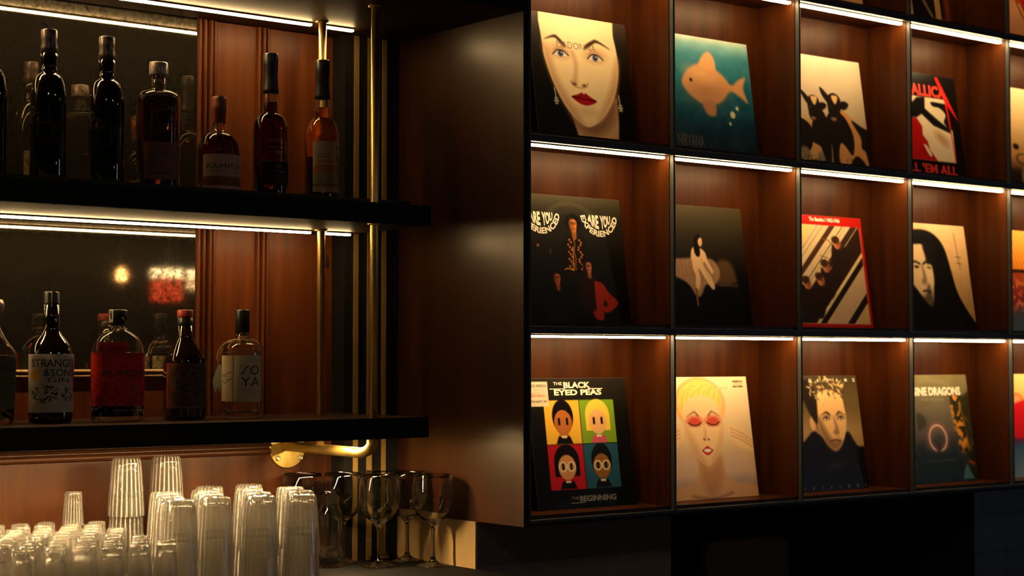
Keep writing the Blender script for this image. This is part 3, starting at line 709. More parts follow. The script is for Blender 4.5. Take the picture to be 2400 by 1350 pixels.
diag(1.20, 1.235, (220, 196, 140)); diag(1.235, 1.32, (32, 23, 19)); diag(1.32, 1.56, (196, 166, 138)); diag(1.56, 1.66, (36, 26, 21)); diag(1.66, 2, (204, 172, 122)); diag(1.76, 1.766, (130, 104, 72))
for fx, fy in ((.64, .24), (.46, .455), (.37, .575), (.19, .61)):
    a.poly([(fx - .07, fy + .02), (fx + .0, fy + .05), (fx + .09, fy + .03), (fx + .18, fy + .10), (fx + .14, fy + .16), (fx + .05, fy + .22), (fx - .02, fy + .34), (fx - .10, fy + .30)], (38, 26, 22), .016, 1, sm=True)
    a.ell(fx, fy, .046, .054, (182, 112, 78), .012); a.ell(fx - .015, fy - .030, .052, .034, (58, 36, 24), .012); a.ell(fx + .03, fy + .02, .03, .03, (130, 66, 46), .03, 0, .6)
    a.ell(fx - .015, fy + .005, .008, .005, (40, 24, 20), .006); a.ell(fx + .02, fy + .005, .008, .005, (40, 24, 20), .006)
for x, y in ((.50, .20), (.46, .36)): a.path([(x - .06, y), (x + .04, y + .02), (x + .06, y + .05)], .008, (120, 90, 60), .010)
sleeve(3, 2, 1.251, a, 'red bordered record sleeve with cream diagonal stripes and dark figures',
       [dict(s='The Beatles / 1962-1966', x=.31, y=.945, w=.40, h=.036, m='ink_white', b=.02)], 'card')
a = Art(150, (206, 164, 118)).vgrad([(0, (216, 178, 138)), (.4, (204, 166, 118)), (1, (160, 124, 84))]); a.cloud(4, 20)
dk = (18, 16, 16)
a.poly([(-.1, .16), (.12, .08), (.36, .055), (.54, .10), (.66, .22), (.72, .42), (.78, .64), (.90, .82), (1.02, .96), (1.06, 1.1), (-.1, 1.1)], dk, .016, 1, sm=True)
a.poly([(.05, .24), (.20, .205), (.34, .20), (.42, .24), (.44, .34), (.455, .44), (.45, .54), (.43, .62), (.41, .72), (.37, .78), (.30, .74), (.20, .64), (.08, .50)], (214, 184, 146), .02, 1, sm=True)
a.poly([(.34, .20), (.44, .21), (.50, .40), (.46, .46), (.44, .38), (.38, .38), (.36, .30)], (24, 20, 19), .03, 1, sm=True)
a.path([(.14, .385), (.20, .365), (.27, .385)], .020, (34, 26, 22), .016, 1, sm=True); a.path([(.32, .385), (.38, .36), (.45, .385)], .022, (30, 24, 20), .018, 1, sm=True)
a.ell(.22, .415, .034, .014, (46, 34, 28), .012); a.ell(.385, .42, .036, .014, (40, 30, 26), .012)
a.poly([(.29, .40), (.30, .50), (.27, .56), (.32, .575), (.345, .53), (.33, .44)], (120, 92, 70), .04, .8, sm=True); a.poly([(.335, .40), (.42, .44), (.44, .56), (.40, .60), (.36, .54)], (222, 196, 160), .03, .8, sm=True)
a.path([(.27, .645), (.32, .635), (.38, .65)], .018, (60, 38, 34), .010, 1, sm=True); a.poly([(.36, .58), (.40, .66), (.41, .78), (.30, .80), (.22, .70), (.30, .68)], (30, 24, 22), .05, .7, sm=True)
a.line(.83, .07, .865, .42, .007, (74, 54, 40)); a.line(.815, .30, .895, .305, .007, (74, 54, 40)); a.line(.82, .36, .90, .365, .007, (74, 54, 40))
sleeve(3, 3, 1.698, a, 'tan record sleeve with a shadowed face framed by long black hair', None, 'card_light')
a = Art(90, (226, 150, 60)).vgrad([(0, (236, 184, 100)), (.38, (224, 136, 44)), (.42, (160, 66, 30)), (.7, (120, 40, 44)), (.82, (80, 76, 100)), (1, (70, 98, 124))])
for k in range(8): a.line(.20 + k * .05, -.05, .34 + k * .06, .38, .016, (196, 106, 26), .02)
a.texture(np.clip((a.V - .42) * 8, 0, 1) * np.clip((.85 - a.V) * 8, 0, 1), (214, 116, 76), 30, .5)
a.rect(-.1, .385, 1.1, .425, (44, 24, 28))
sleeve(3, 4, 2.115, a, 'orange and purple patterned record sleeve, cut by the right edge', None, 'card_light')

# -- bottom row
a = Art(190, (20, 18, 17)).vgrad([(0, (36, 32, 26)), (.3, (18, 17, 16)), (.7, (15, 15, 16)), (1, (16, 19, 24))])  # gradient paints in strip sheen above and cool room light below
a.ring(.5, 1.02, .32, .10, .012, (34, 38, 44), .03, 0, .6)
SQ = [(.140, .17, .492, .507, (230, 178, 60)), (.498, .17, .850, .507, (122, 156, 40)), (.140, .513, .492, .855, (176, 28, 40)), (.498, .513, .850, .855, (40, 86, 112))]
for x0, y0, x1, y1, col in SQ: a.rect(x0, y0, x1, y1, col)
HD = [(.318, .325, (176, 104, 50), (16, 14, 14), (18, 16, 16)), (.672, .325, (226, 172, 116), (228, 200, 78), (196, 84, 112)), (.318, .67, (196, 140, 92), (20, 16, 18), (18, 16, 18)), (.672, .67, (140, 92, 44), (18, 22, 26), (18, 20, 24))]
for i_, (hx, hy, skin, hair, top) in enumerate(HD):
    a.poly([(hx - .085, hy + .180), (hx - .055, hy + .120), (hx + .055, hy + .120), (hx + .085, hy + .180)], top, .006)
    a.ell(hx, hy - .030, .125 if i_ in (1, 2) else .105, .130, hair, .006)
    if i_ in (1, 2): a.rect(hx - .125, hy - .03, hx + .125, hy + .085, hair)
    a.ell(hx, hy + .016, .088, .096, skin, .006)
    if i_ == 0: a.ell(hx, hy + .09, .05, .05, skin, .006)
    for sg in (-1, 1): a.rect(hx + sg * .040 - .011, hy - .018, hx + sg * .040 + .011, hy + .036, (16, 14, 14))
    if i_ >= 2:
        for sg in (-1, 1): a.ring(hx + sg * .042, hy + .010, .036, .034, .012, (222, 206, 176), .006)
    a.rect(hx - .026, hy + .118, hx + .026, hy + .134, (226, 214, 190))
a.rect(-.02, .025, .195, .215, (206, 192, 166))
tx = [dict(s='THE', x=.255, y=.945, w=.085, h=.024, m='ink_white', b=.01), dict(s='BLACK', x=.355, y=.921, w=.27, h=.048, m='ink_white', b=.04), dict(s='EYED PEAS', x=.255, y=.866, w=.48, h=.045, m='ink_white', b=.04),
      dict(s='-', x=.215, y=.913, w=.15, h=.006, m='ink_white'), dict(s='-', x=.60, y=.913, w=.15, h=.006, m='ink_white'),
      dict(s='THE', x=.335, y=.070, w=.07, h=.020, m='ink_grey'), dict(s='BEGINNING', x=.415, y=.050, w=.37, h=.045, m='ink_grey', b=.03), dict(s='-', x=.325, y=.040, w=.14, h=.006, m='ink_grey'),
      dict(s='DELUXE VERSION', x=-.02, y=.930, w=.20, h=.022, m='ink_black', d=.0010), dict(s='Rare Vinyl', x=.06, y=.902, w=.09, h=.014, m='ink_grey', d=.0010), dict(s='INCLUDES', x=.04, y=.878, w=.08, h=.010, m='ink_grey', d=.0010),
      dict(s='BONUS TRACKS', x=.0, y=.857, w=.165, h=.016, m='ink_red', d=.0010), dict(s='THE TIME (DIRTY BIT)', x=-.03, y=.810, w=.215, h=.020, m='ink_black', d=.0010)]
sleeve(4, 0, .3965, a, 'black record sleeve with four bright coloured squares of simple heads', tx)
a = Art(180, (232, 206, 170)).vgrad([(0, (236, 214, 178)), (.5, (226, 198, 162)), (.85, (198, 160, 134)), (1, (184, 148, 144))])
sk = (234, 196, 152)
a.ell(.18, .80, .20, .15, (218, 184, 164), .06); a.ell(.80, .78, .20, .15, (218, 184, 164), .06)
a.ell(.18, .90, .18, .05, (146, 136, 150), .08, 0, .6); a.ell(.80, .87, .18, .045, (146, 136, 150), .08, 0, .6)
a.poly([(.34, .62), (.60, .62), (.62, .76), (.72, .86), (.98, .92), (1.05, 1.05), (-.05, 1.05), (.04, .92), (.26, .86), (.34, .76)], (212, 164, 122), .03, 1, sm=True)
a.poly([(.36, .70), (.46, .76), (.60, .68), (.60, .84), (.50, .98), (.40, .94)], (180, 128, 90), .08, .7, sm=True); a.path([(.24, .97), (.48, 1.0), (.70, .96)], .012, (120, 80, 62), .03, .8, sm=True)
a.ell(.42, .22, .275, .21, (232, 196, 106), .03); a.ring(.43, .22, .275, .21, .014, (226, 120, 86), .03, 0, .6)
for k in range(16):
    x0 = .18 + .03 * k; a.path([(x0, .22 + .05 * math.sin(k)), (x0 + .05, .10 + .02 * math.sin(k * 1.7)), (x0 + .14, .07 + .03 * abs(k - 8) / 8)], .006, (202, 152, 58) if k % 2 else (246, 220, 150), .012, .55, sm=True)
a.poly([(.22, .28), (.30, .18), (.46, .15), (.60, .20), (.65, .30), (.66, .44), (.63, .56), (.55, .68), (.46, .735), (.37, .69), (.28, .58), (.22, .42)], sk, .016, 1, sm=True)
a.poly([(.22, .36), (.28, .58), (.37, .69), (.45, .735), (.38, .62), (.30, .48)], (200, 148, 108), .06, .6, sm=True); a.poly([(.66, .40), (.63, .56), (.54, .69), (.48, .73), (.58, .56)], (200, 148, 108), .06, .6, sm=True)
for ex, ey in ((.345, .375), (.555, .375)):
    a.ell(ex, ey - .012, .080, .040, (196, 52, 38), .04, 0, .85); brow(a, [(ex + (.05 if ex < .45 else -.05), ey - .055), (ex, ey - .085), (ex + (-.085 if ex < .45 else .085), ey - .05)], .014, (110, 64, 40))
    a.path([(ex - .070, ey), (ex - .02, ey + .020), (ex + .03, ey + .020), (ex + .072, ey)], .011, (60, 26, 22), .008, 1, sm=True)
    for k in range(5): a.line(ex - .05 + k * .025, ey + .016, ex - .058 + k * .029, ey + .034, .004, (60, 26, 22), .006)
a.poly([(.44, .38), (.445, .46), (.425, .505), (.455, .52), (.465, .46)], (204, 152, 112), .03, .8, sm=True); a.ell(.437, .515, .012, .008, (110, 60, 44), .010); a.ell(.485, .515, .012, .008, (110, 60, 44), .010)
lips(a, .46, .605, .058, .036, (170, 22, 24), 0); a.poly([(.415, .605), (.46, .590), (.505, .605), (.46, .622)], (236, 226, 214), .006, 1, sm=True)
for sg in (-1, 1):   # loose pale sleeves of a blouse over both shoulders
    cx = .46 + sg * .42
    a.poly([(cx - sg * .14, .40), (cx, .44), (cx + sg * .14, .52), (cx + sg * .14, .62), (cx - sg * .02, .60), (cx - sg * .16, .50)], (236, 200, 158), .02, 1, sm=True)
    for k in range(3): a.path([(cx - sg * .13, .43 + .03 * k), (cx + sg * .0, .475 + .03 * k), (cx + sg * .12, .54 + .03 * k)], .006, (180, 122, 84), .012, .8, sm=True)
sleeve(4, 1, .8070, a, 'cream record sleeve with a blonde head, closed eyes and red lips', [dict(s='PARENTAL', x=.83, y=.950, w=.12, h=.018, m='ink_black', b=.04), dict(s='ADVISORY', x=.84, y=.930, w=.10, h=.014, m='ink_grey'), dict(s='EXPLICIT CONTENT', x=.83, y=.908, w=.12, h=.016, m='ink_black', b=.04)], 'card_light')
a = Art(170, (120, 92, 58)).vgrad([(0, (62, 52, 34)), (.3, (100, 82, 52)), (.5, (160, 128, 88)), (.62, (150, 118, 82)), (1, (20, 20, 22))])
a.poly([(.1, .66), (.24, .56), (.36, .48), (.44, .52), (.62, .60), (.78, .50), (.84, .52), (.90, .62), (1.06, .68), (1.06, 1.1), (.1, 1.1)], (22, 20, 20), .02, 1, sm=True)
a.poly([(.42, .28), (.46, .16), (.62, .12), (.76, .18), (.80, .30), (.80, .42), (.77, .52), (.70, .62), (.62, .66), (.54, .62), (.46, .52), (.42, .40)], (216, 174, 122), .014, 1, sm=True)
a.poly([(.42, .40), (.47, .54), (.55, .64), (.64, .66), (.72, .60), (.68, .56), (.60, .56), (.52, .46), (.46, .36)], (110, 76, 48), .06, .75, sm=True)
a.ell(.36, .42, .032, .060, (206, 162, 112), .014, -12)
brow(a, [(.60, .345), (.54, .325), (.48, .345)], .020, (70, 48, 30)); brow(a, [(.68, .345), (.73, .325), (.79, .35)], .020, (70, 48, 30))
eye(a, .545, .375, .036, (60, 48, 36), (140, 98, 62)); eye(a, .735, .375, .036, (60, 48, 36), (140, 98, 62))
a.poly([(.64, .36), (.65, .46), (.62, .50), (.66, .52), (.69, .50), (.67, .42)], (120, 80, 52), .04, .8, sm=True)
a.path([(.57, .575), (.63, .565), (.70, .575)], .014, (96, 54, 40), .012, 1, sm=True)
a.poly([(.24, .08), (.36, .03), (.44, .14), (.44, .30), (.42, .42), (.36, .36), (.30, .26)], (34, 26, 20), .02, 1, sm=True)
for k in range(70):
    t = a.rng.rand(); x = .36 + .46 * t; y = .02 + .20 * a.rng.rand() - .05 * math.sin(PI * t) + .03
    a.ell(x, y, .014 + .022 * a.rng.rand(), .008, (226, 192, 134) if k % 3 else (72, 50, 36), .010, a.rng.rand() * 180, .8)
a.poly([(.14, .72), (.30, .60), (.44, .60), (.56, .70), (.70, .68), (.84, .56), (.94, .66), (1.06, .70), (1.06, 1.1), (.1, 1.1)], (20, 19, 19), .03, 1, sm=True); a.ell(.62, .78, .12, .03, (44, 40, 38), .04, -10, .7)
tx = [dict(s=ch, x=x, y=.945, w=.030, h=.030, m='ink_white', b=.01) for ch, x in zip('NADAMS', (.375, .475, .60, .725, .84, .945))] + [dict(s=ch, x=.16 + .113 * k, y=.018, w=.022, h=.022, m='ink_grey') for k, ch in enumerate('RECKLESS')]
sleeve(4, 2, 1.2270, a, 'brown record sleeve with a light haired man in a dark collar', tx)
a = Art(150, (84, 80, 70)).vgrad([(0, (120, 112, 80)), (.3, (106, 98, 82)), (.5, (94, 86, 82)), (.72, (48, 58, 66)), (1, (30, 44, 56))]).cloud(7, 12)
a.ell(.46, .10, .26, .07, (140, 132, 100), .03, 0, .35); a.ell(.46, .13, .25, .06, (110, 104, 78), .03, 0, .8)
a.poly([(.72, .16), (.90, .20), (1.1, .2), (1.1, 1.1), (.92, 1.1), (.90, .8), (.80, .62), (.74, .40)], (46, 44, 30), .03, 1, sm=True)
a.texture(a.st(a.dseg(.78, .26, .84, .66) - .075, .05), (220, 144, 58), 34, .40); a.texture(a.st(a.dseg(.88, .3, .95, .8) - .05, .05), (120, 96, 44), 34, .5, .6)
a.poly([(.20, .36), (.30, .38), (.32, .46), (.26, .50), (.20, .50)], (50, 54, 44), .03, .8, sm=True)
a.texture(np.clip((a.V - .55) * 5, 0, 1), (30, 32, 42), 24, .5, .6)
a.ring(.47, .59, .125, .120, .050, (170, 100, 96), .06, 0, .7); a.ring(.47, .59, .125, .120, .012, (244, 214, 204), .012)
a.poly([(.20, .74), (.40, .72), (.47, .66), (.52, .72), (.74, .72), (.84, 1.0), (.16, 1.0)], (34, 46, 56), .05, .85, sm=True); a.line(.47, .64, .47, .76, .016, (80, 30, 34), .01)
a.path([(.24, .80), (.7, .79)], .006, (110, 110, 120), .02, .5); a.poly([(.80, .90), (.85, .84), (.94, .98), (.78, .98)], (74, 124, 150), .02); a.line(.90, .82, .96, .84, .02, (180, 70, 44), .02)
sleeve(4, 3, 1.700, a, 'hazy grey green record sleeve with a glowing pink ring and orange leaves',
       [dict(s='IMAGINE DRAGONS', x=-.02 + .02, y=.805, w=.885, h=.080, m='ink_white', b=.05), dict(s='ORIGINS', x=.30, y=.755, w=.32, h=.028, m='ink_grey', sp=1.4)])
a = Art(90, (230, 180, 120)).vgrad([(0, (236, 196, 132)), (.3, (228, 170, 104)), (.34, (206, 34, 34)), (.55, (186, 20, 40)), (.64, (90, 40, 80)), (.7, (60, 90, 130)), (1, (116, 146, 176))])
a.ell(.36, .28, .13, .10, (214, 120, 70), .02); a.ell(.36, .28, .09, .07, (228, 156, 104), .02); a.poly([(.2, .36), (.44, .26), (.7, .30), (.7, .6), (.2, .6)], (204, 24, 36), .02, 1, sm=True); a.c[a.V > .60] = a.c[a.V > .60]
sleeve(4, 4, 2.115, a, 'record sleeve with a red shape over blue, cut by the right edge', None, 'card_light')

# -- top row: only the lowest part of three sleeves shows
a = Art(60, (190, 150, 110)).cloud(14, 8); sleeve(1, 2, 1.222, a, 'tan record sleeve showing only its bottom corner at the top edge', None, 'card_light')
a = Art(90, (24, 20, 18)); a.rect(-.1, .5, .42, .97, (176, 146, 104)); a.rect(.44, .5, .58, 1.1, (20, 17, 16)); a.rect(.72, .92, .94, 1.1, (196, 160, 96)); a.rect(.76, .5, .84, .95, (170, 130, 84)); a.line(.55, .7, .70, .9, .03, (120, 100, 80)); a.rect(.90, .6, .98, .96, (110, 44, 24), .05)
sleeve(1, 3, 1.606, a, 'dark record sleeve with tan patches, only its lower edge showing')
a = Art(90, (196, 136, 96)).cloud(8, 6); a.poly([(.36, .5), (.46, .72), (.60, .88), (.50, .55)], (150, 60, 24), .01, 1, sm=True); a.poly([(.46, .4), (.9, .4), (.9, .75), (.60, .78), (.50, .6)], (150, 16, 30), .02, 1, sm=True); a.line(.44, .60, .62, .90, .02, (226, 180, 110))
sleeve(1, 4, 2.105, a, 'record sleeve with a red and tan picture at the top right', None, 'card_light')

# ================================================================== BOTTLES
def ringfn(prof):
    """radius (rx, ry, ex) at height z for a profile of (rx, z[, ry, ex]) ordered by z"""
    zs = [p[1] for p in prof]
    def g(z):
        for p, q in zip(prof[:-1], prof[1:]):
            if p[1] <= z <= q[1] and q[1] > p[1]:
                t = (z - p[1]) / (q[1] - p[1]); pr, qr = p[0], q[0]
                py = p[2] if len(p) > 2 else p[0]; qy = q[2] if len(q) > 2 else q[0]
                return pr + (qr - pr) * t, py + (qy - py) * t, (p[3] if len(p) > 3 else 2)
        return prof[-1][0], prof[-1][0], 2
    return g
def surf(g, ang, z, off):
    """ang in degrees; 0 faces straight out from the shelf (-Y), positive turns right"""
    rx, ry, ex = g(z); t = R(-90 + ang); c, s_ = math.cos(t), math.sin(t)
    k = 1 if ex == 2 else (abs(c) ** ex + abs(s_) ** ex) ** (-1 / ex)
    return ((rx + off) * c * k, (ry + off) * s_ * k, z)
def label(parent, g, a0, a1, z0, z1, art, texts=(), off=.0005, name='label'):
    lo = grid_mesh(name, art, lambda u, v: surf(g, a0 + (a1 - a0) * u, z1 - (z1 - z0) * v, off), M['label'], parent)
    # a printed paper has a back as well: dark inner side follows automatically through double-sided shading
    if texts:
        for t in texts:
            mb_ = MB(); fn = lambda X, Y, d=t.get('d', .0004): surf(g, a0 + (a1 - a0) * X, z0 + (z1 - z0) * Y, off + d)
            put_text(mb_, t['s'], fn, t['x'], t['y'], t['w'], t['h'], t.get('b', 0), t.get('sh', 0), t.get('sp', 1), 0, t.get('arc'))
            mb_.obj('lettering', M[t['m']], lo)
    return lo
def lines(n, y0, y1, x0, x1, m, h=.012, body='single malt indian whisky distilled'):
    return [dict(s=body, x=x0 + .03 * (k % 2), y=y0 + (y1 - y0) * k / max(n - 1, 1), w=x1 - x0 - .06 * (k % 2), h=h, m=m) for k in range(n)]
def solid(prof, name, mat, parent, n=48):
    return MB().lathe([(0, prof[0][1])] + list(prof) + [(0, prof[-1][1])], n).obj(name, mat, parent)
def shell(prof, name, mat, parent, wall=.0028, base=.008, n=48):
    """glass bottle with real wall thickness"""
    P = [(0, prof[0][1])] + list(prof)
    inner = []
    for p in reversed(prof):
        if p[1] < prof[0][1] + base: continue
        q = list(p); q[0] = max(p[0] - wall, .002)
        if len(q) > 2: q[2] = max(p[2] - wall, .002)
        inner.append(tuple(q))
    last = inner[-1]
    inner.append((last[0] * .97, prof[0][1] + base + .0005) + ((last[2] * .97,) + tuple(last[3:]) if len(last) > 2 else ()))
    inner.append((last[0] * .5, prof[0][1] + base + .003) + ((last[2] * .5,) + tuple(last[3:]) if len(last) > 2 else ()))
    inner.append((0, prof[0][1] + base + .004))
    return MB().lathe(P + inner, n).obj(name, mat, parent)
def liquid(prof, top, mat, parent, wall=.0031, base=.0135, n=48):
    g = ringfn(prof); z0 = prof[0][1] + base; zs = [z0] + [p[1] for p in prof if z0 < p[1] < top] + [top]
    pr = []
    for z in zs:
        rx, ry, ex = g(z); pr.append((rx - wall, z, ry - wall, ex))
    return solid(pr, 'liquid', mat, parent, n)
def arcp(r0, z0, r1, z1, k=6, conv=True):
    """quarter-ellipse shoulder from (r0,z0) up to (r1,z1)"""
    out = []
    for i in range(k + 1):
        t = i / k * PI / 2
        out.append((r1 + (r0 - r1) * math.cos(t), z0 + (z1 - z0) * math.sin(t)) if conv else (r0 + (r1 - r0) * math.sin(t), z1 - (z1 - z0) * math.cos(t)))
    return out
ZU = 1.8942; ZL = 1.4238; YBt = .335
def strip_seal(parent, r, z0, z1, ang, mat='paper_strip', wd=18, over=True):
    vs = []; fs = []; n = 8
    pts = []
    for i in range(n + 1):
        z = z0 + (z1 - z0) * i / n
        for s_ in (-1, 1):
            t = R(-90 + ang + s_ * wd); pts.append((r * math.cos(t), r * math.sin(t), z))
    for i in range(n): fs.append((2 * i, 2 * i + 1, 2 * i + 3, 2 * i + 2))
    if over:
        for s_ in (-1, 1):
            t = R(-90 + ang + s_ * wd); pts.append((.2 * r * math.cos(t), .2 * r * math.sin(t), z1 + .0006))
        fs.append((2 * n, 2 * n + 1, 2 * n + 3, 2 * n + 2))
    return MB().add(pts, fs, 0, True).obj('tax_strip', M[mat], parent)

# --- tall dark whisky bottles with handwritten script
def script_bottle(x, label_txt, flap):
    root = empty('whisky_bottle', (x, YBt, ZU))
    bp_ = [(.030, 0), (.0345, .002), (.0358, .006)] + [(.0358, .060), (.0360, .155)] + arcp(.0360, .165, .0165, .222, 8)[0:] + [(.0165, .226), (.0175, .229), (.0155, .232), (.0158, .240), (.0172, .255), (.0172, .262)]
    body = solid(bp_, 'body', M['dark_glass'], root)
    g = ringfn(bp_)
    cp = [(.0172, .262), (.0168, .275), (.0152, .286), (.0160, .289), (.0160, .309), (.0148, .3105)]
    cap = solid(cp, 'cap', M['cap_grey'], root, 32)
    mb_ = MB()
    fn = lambda X, Y: surf(g, X, Y, .0004)
    put_text(mb_, 'Paul', fn, -84, .118, 62, .036, -.028, .5); mb_.obj('lettering', M['ink_etch'], root); mb_ = MB()
    put_text(mb_, 'John', fn, -16, .098, 62, .034, -.028, .5); mb_.obj('lettering', M['ink_etch'], root); mb_ = MB()
    lp = []
    for k in range(26):
        t = k / 25; an = R(-60 + 330 * t)
        lp.append(surf(g, -44 + 32 * math.cos(an) + 24 * t, .098 + .020 * math.sin(an) + .006 * t, .0006))
    mb_.tube(lp, .00045, 5)
    mb_.obj('flourish', M['ink_etch'], root)
    # back label, seen in the mirror
    a_ = Art(60, (150, 138, 100))
    label(root, g, 135, 225, .010, .110, a_, [dict(s='Paul', x=.45, y=.86, w=.32, h=.09, m='ink_white', sh=.3), dict(s='John', x=.55, y=.79, w=.30, h=.08, m='ink_white', sh=.3), dict(s='GOLD', x=.62, y=.72, w=.2, h=.04, m='ink_white')] + lines(9, .14, .64, .10, .92, 'ink_white', .028), name='back_label')
    if flap:
        f_ = MB(); f_.add([(-.002, -.015, .3108), (.010, -.012, .3108), (-.004, -.018, .3190), (-.016, -.016, .3215), (-.002, -.0154, .3112), (.010, -.0124, .3112), (-.004, -.0184, .3194), (-.016, -.0164, .3219)], [(0, 1, 2, 3), (7, 6, 5, 4), (0, 4, 5, 1), (1, 5, 6, 2), (2, 6, 7, 3), (3, 7, 4, 0)])
        f_.obj('tax_strip', M['paper_strip'], root).location = (-.008, .004, 0)
    else:
        strip_seal(root, .0163, .285, .3105, 20)
    tag(root, label_txt, 'bottle', 'tall dark whisky bottles with handwritten script')
script_bottle(-1.085, 'tall dark script bottle cut off by the left edge of the photo', False)
script_bottle(-.962, 'tall dark script bottle with a paper flap sticking up from its cap', True)
script_bottle(-.838, 'tall dark script bottle between the flapped one and the amber bottle', False)

# --- broad amber bottle
root = empty('whisky_bottle', (-.722, YBt, ZU))
bp_ = [(.038, 0), (.0425, .002), (.0445, .006), (.0450, .012), (.0450, .190)] + arcp(.0450, .196, .0150, .213, 7) + [(.0150, .216), (.0150, .243)]
shell(bp_, 'body', M['glass'], root); liquid(bp_, .196, M['whisky_dark'], root); g = ringfn(bp_)
solid([(.0150, .2435), (.0192, .2440), (.0196, .246), (.0196, .268), (.0182, .2705)], 'cap', M['cap_silver'], root, 32)
solid([(.0118, .214), (.0118, .2434)], 'stopper', M['cork'], root, 24)
strip_seal(root, .0199, .250, .2708, -78)
a_ = Art(60, (138, 92, 82)); a_.rect(.30, .83, .72, .86, (40, 28, 26))
label(root, g, -66, 35, .024, .100, a_, [dict(s='SINGLE MALT', x=.25, y=.90, w=.5, h=.05, m='ink_brown'), dict(s='AMRIT', x=.14, y=.66, w=.7, h=.08, m='ink_brown')] + lines(5, .12, .56, .10, .9, 'ink_brown', .035))
a_ = Art(50, (150, 50, 18)); label(root, g, 118, 178, .012, .046, a_, (), name='back_label')
em = MB()
for k in range(24):
    t0 = k / 24 * 2 * PI; em.tube([surf(g, 30 * math.cos(t0) - 14, .150 + .028 * math.sin(t0), .0006), surf(g, 30 * math.cos(t0 + .26) - 14, .150 + .028 * math.sin(t0 + .26), .0006)], .0004, 4)
for k in range(36):
    t0 = k / 36 * 2 * PI; q0 = .62 + .14 * math.sin(6 * t0); t1 = t0 + 2 * PI / 36; q1 = .62 + .14 * math.sin(6 * t1)
    em.tube([surf(g, 30 * q0 * math.cos(t0) - 14, .150 + .028 * q0 * math.sin(t0), .0006), surf(g, 30 * q1 * math.cos(t1) - 14, .150 + .028 * q1 * math.sin(t1), .0006)], .0004, 4)
em.obj('emblem', M['ink_brown'], root)
tag(root, 'broad amber whisky bottle with a flared silver cap and low pinkish label', 'bottle')

# --- short round bottle with rust cap
root = empty('whisky_bottle', (-.580, YBt, ZU))
bp_ = [(.038, 0), (.0430, .002), (.0450, .006), (.0452, .012), (.0452, .080)] + arcp(.0452, .090, .0165, .136, 8) + [(.0125, .142), (.0118, .150), (.0118, .164)]
shell(bp_, 'body', M['glass'], root); liquid(bp_, .128, M['whisky_dark'], root); g = ringfn(bp_)
solid([(.0142, .156), (.0146, .157), (.0150, .180), (.0158, .181), (.0160, .195), (.0152, .197), (.0158, .206), (.0150, .2115), (.0125, .213)], 'cap', M['cap_rust'], root, 32)
strip_seal(root, .0163, .204, .213, -10, wd=24)
a_ = Art(80, (206, 172, 150)).vgrad([(0, (212, 180, 156)), (.62, (206, 170, 146)), (.64, (150, 84, 62)), (.88, (150, 80, 60)), (.90, (204, 170, 146)), (1, (204, 170, 146))])
label(root, g, -74, 62, .011, .086, a_, [dict(s='RAMPUR', x=.09, y=.58, w=.79, h=.15, m='ink_black', b=0, sp=1.1), dict(s='DOUBLE CASK', x=.26, y=.36, w=.56, h=.07, m='ink_grey'), dict(s='INDIAN SINGLE MALT WHISKY', x=.18, y=.50, w=.68, h=.035, m='ink_brown'), dict(s='crafted since 1943', x=.4, y=.86, w=.35, h=.04, m='ink_grey')] + lines(4, .14, .30, .10, .9, 'ink_brown', .025))
a_ = Art(40, (196, 170, 140)).vgrad([(0, (190, 120, 74)), (.5, (196, 176, 150)), (1, (196, 176, 150))])
label(root, g, 128, 232, .011, .060, a_, [dict(s='RAMPUR', x=.2, y=.6, w=.6, h=.15, m='ink_black')], name='back_label')
tag(root, 'short round whisky bottle with a rust brown cap and pale label', 'bottle')

# --- tall dark amber bottle with black neck foil
def tall_bottle(x, z_extra, front, txt, mat, lab):
    root = empty('whisky_bottle', (x, YBt, ZU))
    bp_ = [(.031, 0), (.0355, .002), (.0375, .006), (.0380, .012), (.0382, .140)] + arcp(.0382, .150, .0172, .188, 8) + [(.0172, .190), (.0178, .205), (.0168, .228), (.0150, .250), (.0140, .264)]
    shell(bp_, 'body', M['glass'], root); liquid(bp_, .212, mat, root); g = ringfn(bp_)
    solid([(.0176, .2315), (.0172, .240), (.0152, .262), (.0156, .264), (.0160, .290), (.0166, .292), (.0163, .316), (.0150, .3185)], 'cap', M['cap_black'], root, 32)
    lab(root, g); tag(root, txt, 'bottle'); return root
def lab1(root, g):
    a_ = Art(50, (16, 15, 15)); a_.rect(0, 0, 1, .03, (150, 120, 80))
    label(root, g, -58, 58, .030, .082, a_, [dict(s='12', x=.4, y=.72, w=.14, h=.12, m='ink_gold'), dict(s='AGED YEARS', x=.34, y=.5, w=.34, h=.08, m='ink_grey')] + lines(3, .14, .36, .3, .75, 'ink_grey', .05))
    mb_ = MB(); fn = lambda X, Y: surf(g, X, Y, .0004)
    put_text(mb_, 'SINGLE MALT', fn, -36, .108, 60, .005); mb_.obj('lettering', M['ink_etch'], root)
    mb_ = MB(); put_text(mb_, 'INDIAN WHISKY', fn, -36, .099, 60, .005); mb_.obj('lettering', M['ink_etch'], root)
    mb_ = MB(); put_text(mb_, 'PEATED', fn, -32, .120, 52, .009); mb_.obj('lettering', M['ink_etch'], root); strip_seal(root, .0166, .300, .3188, 0)
tall_bottle(-.454, 0, None, 'tall dark whisky bottle with black neck foil, black low label', M['whisky_dark'], lab1)
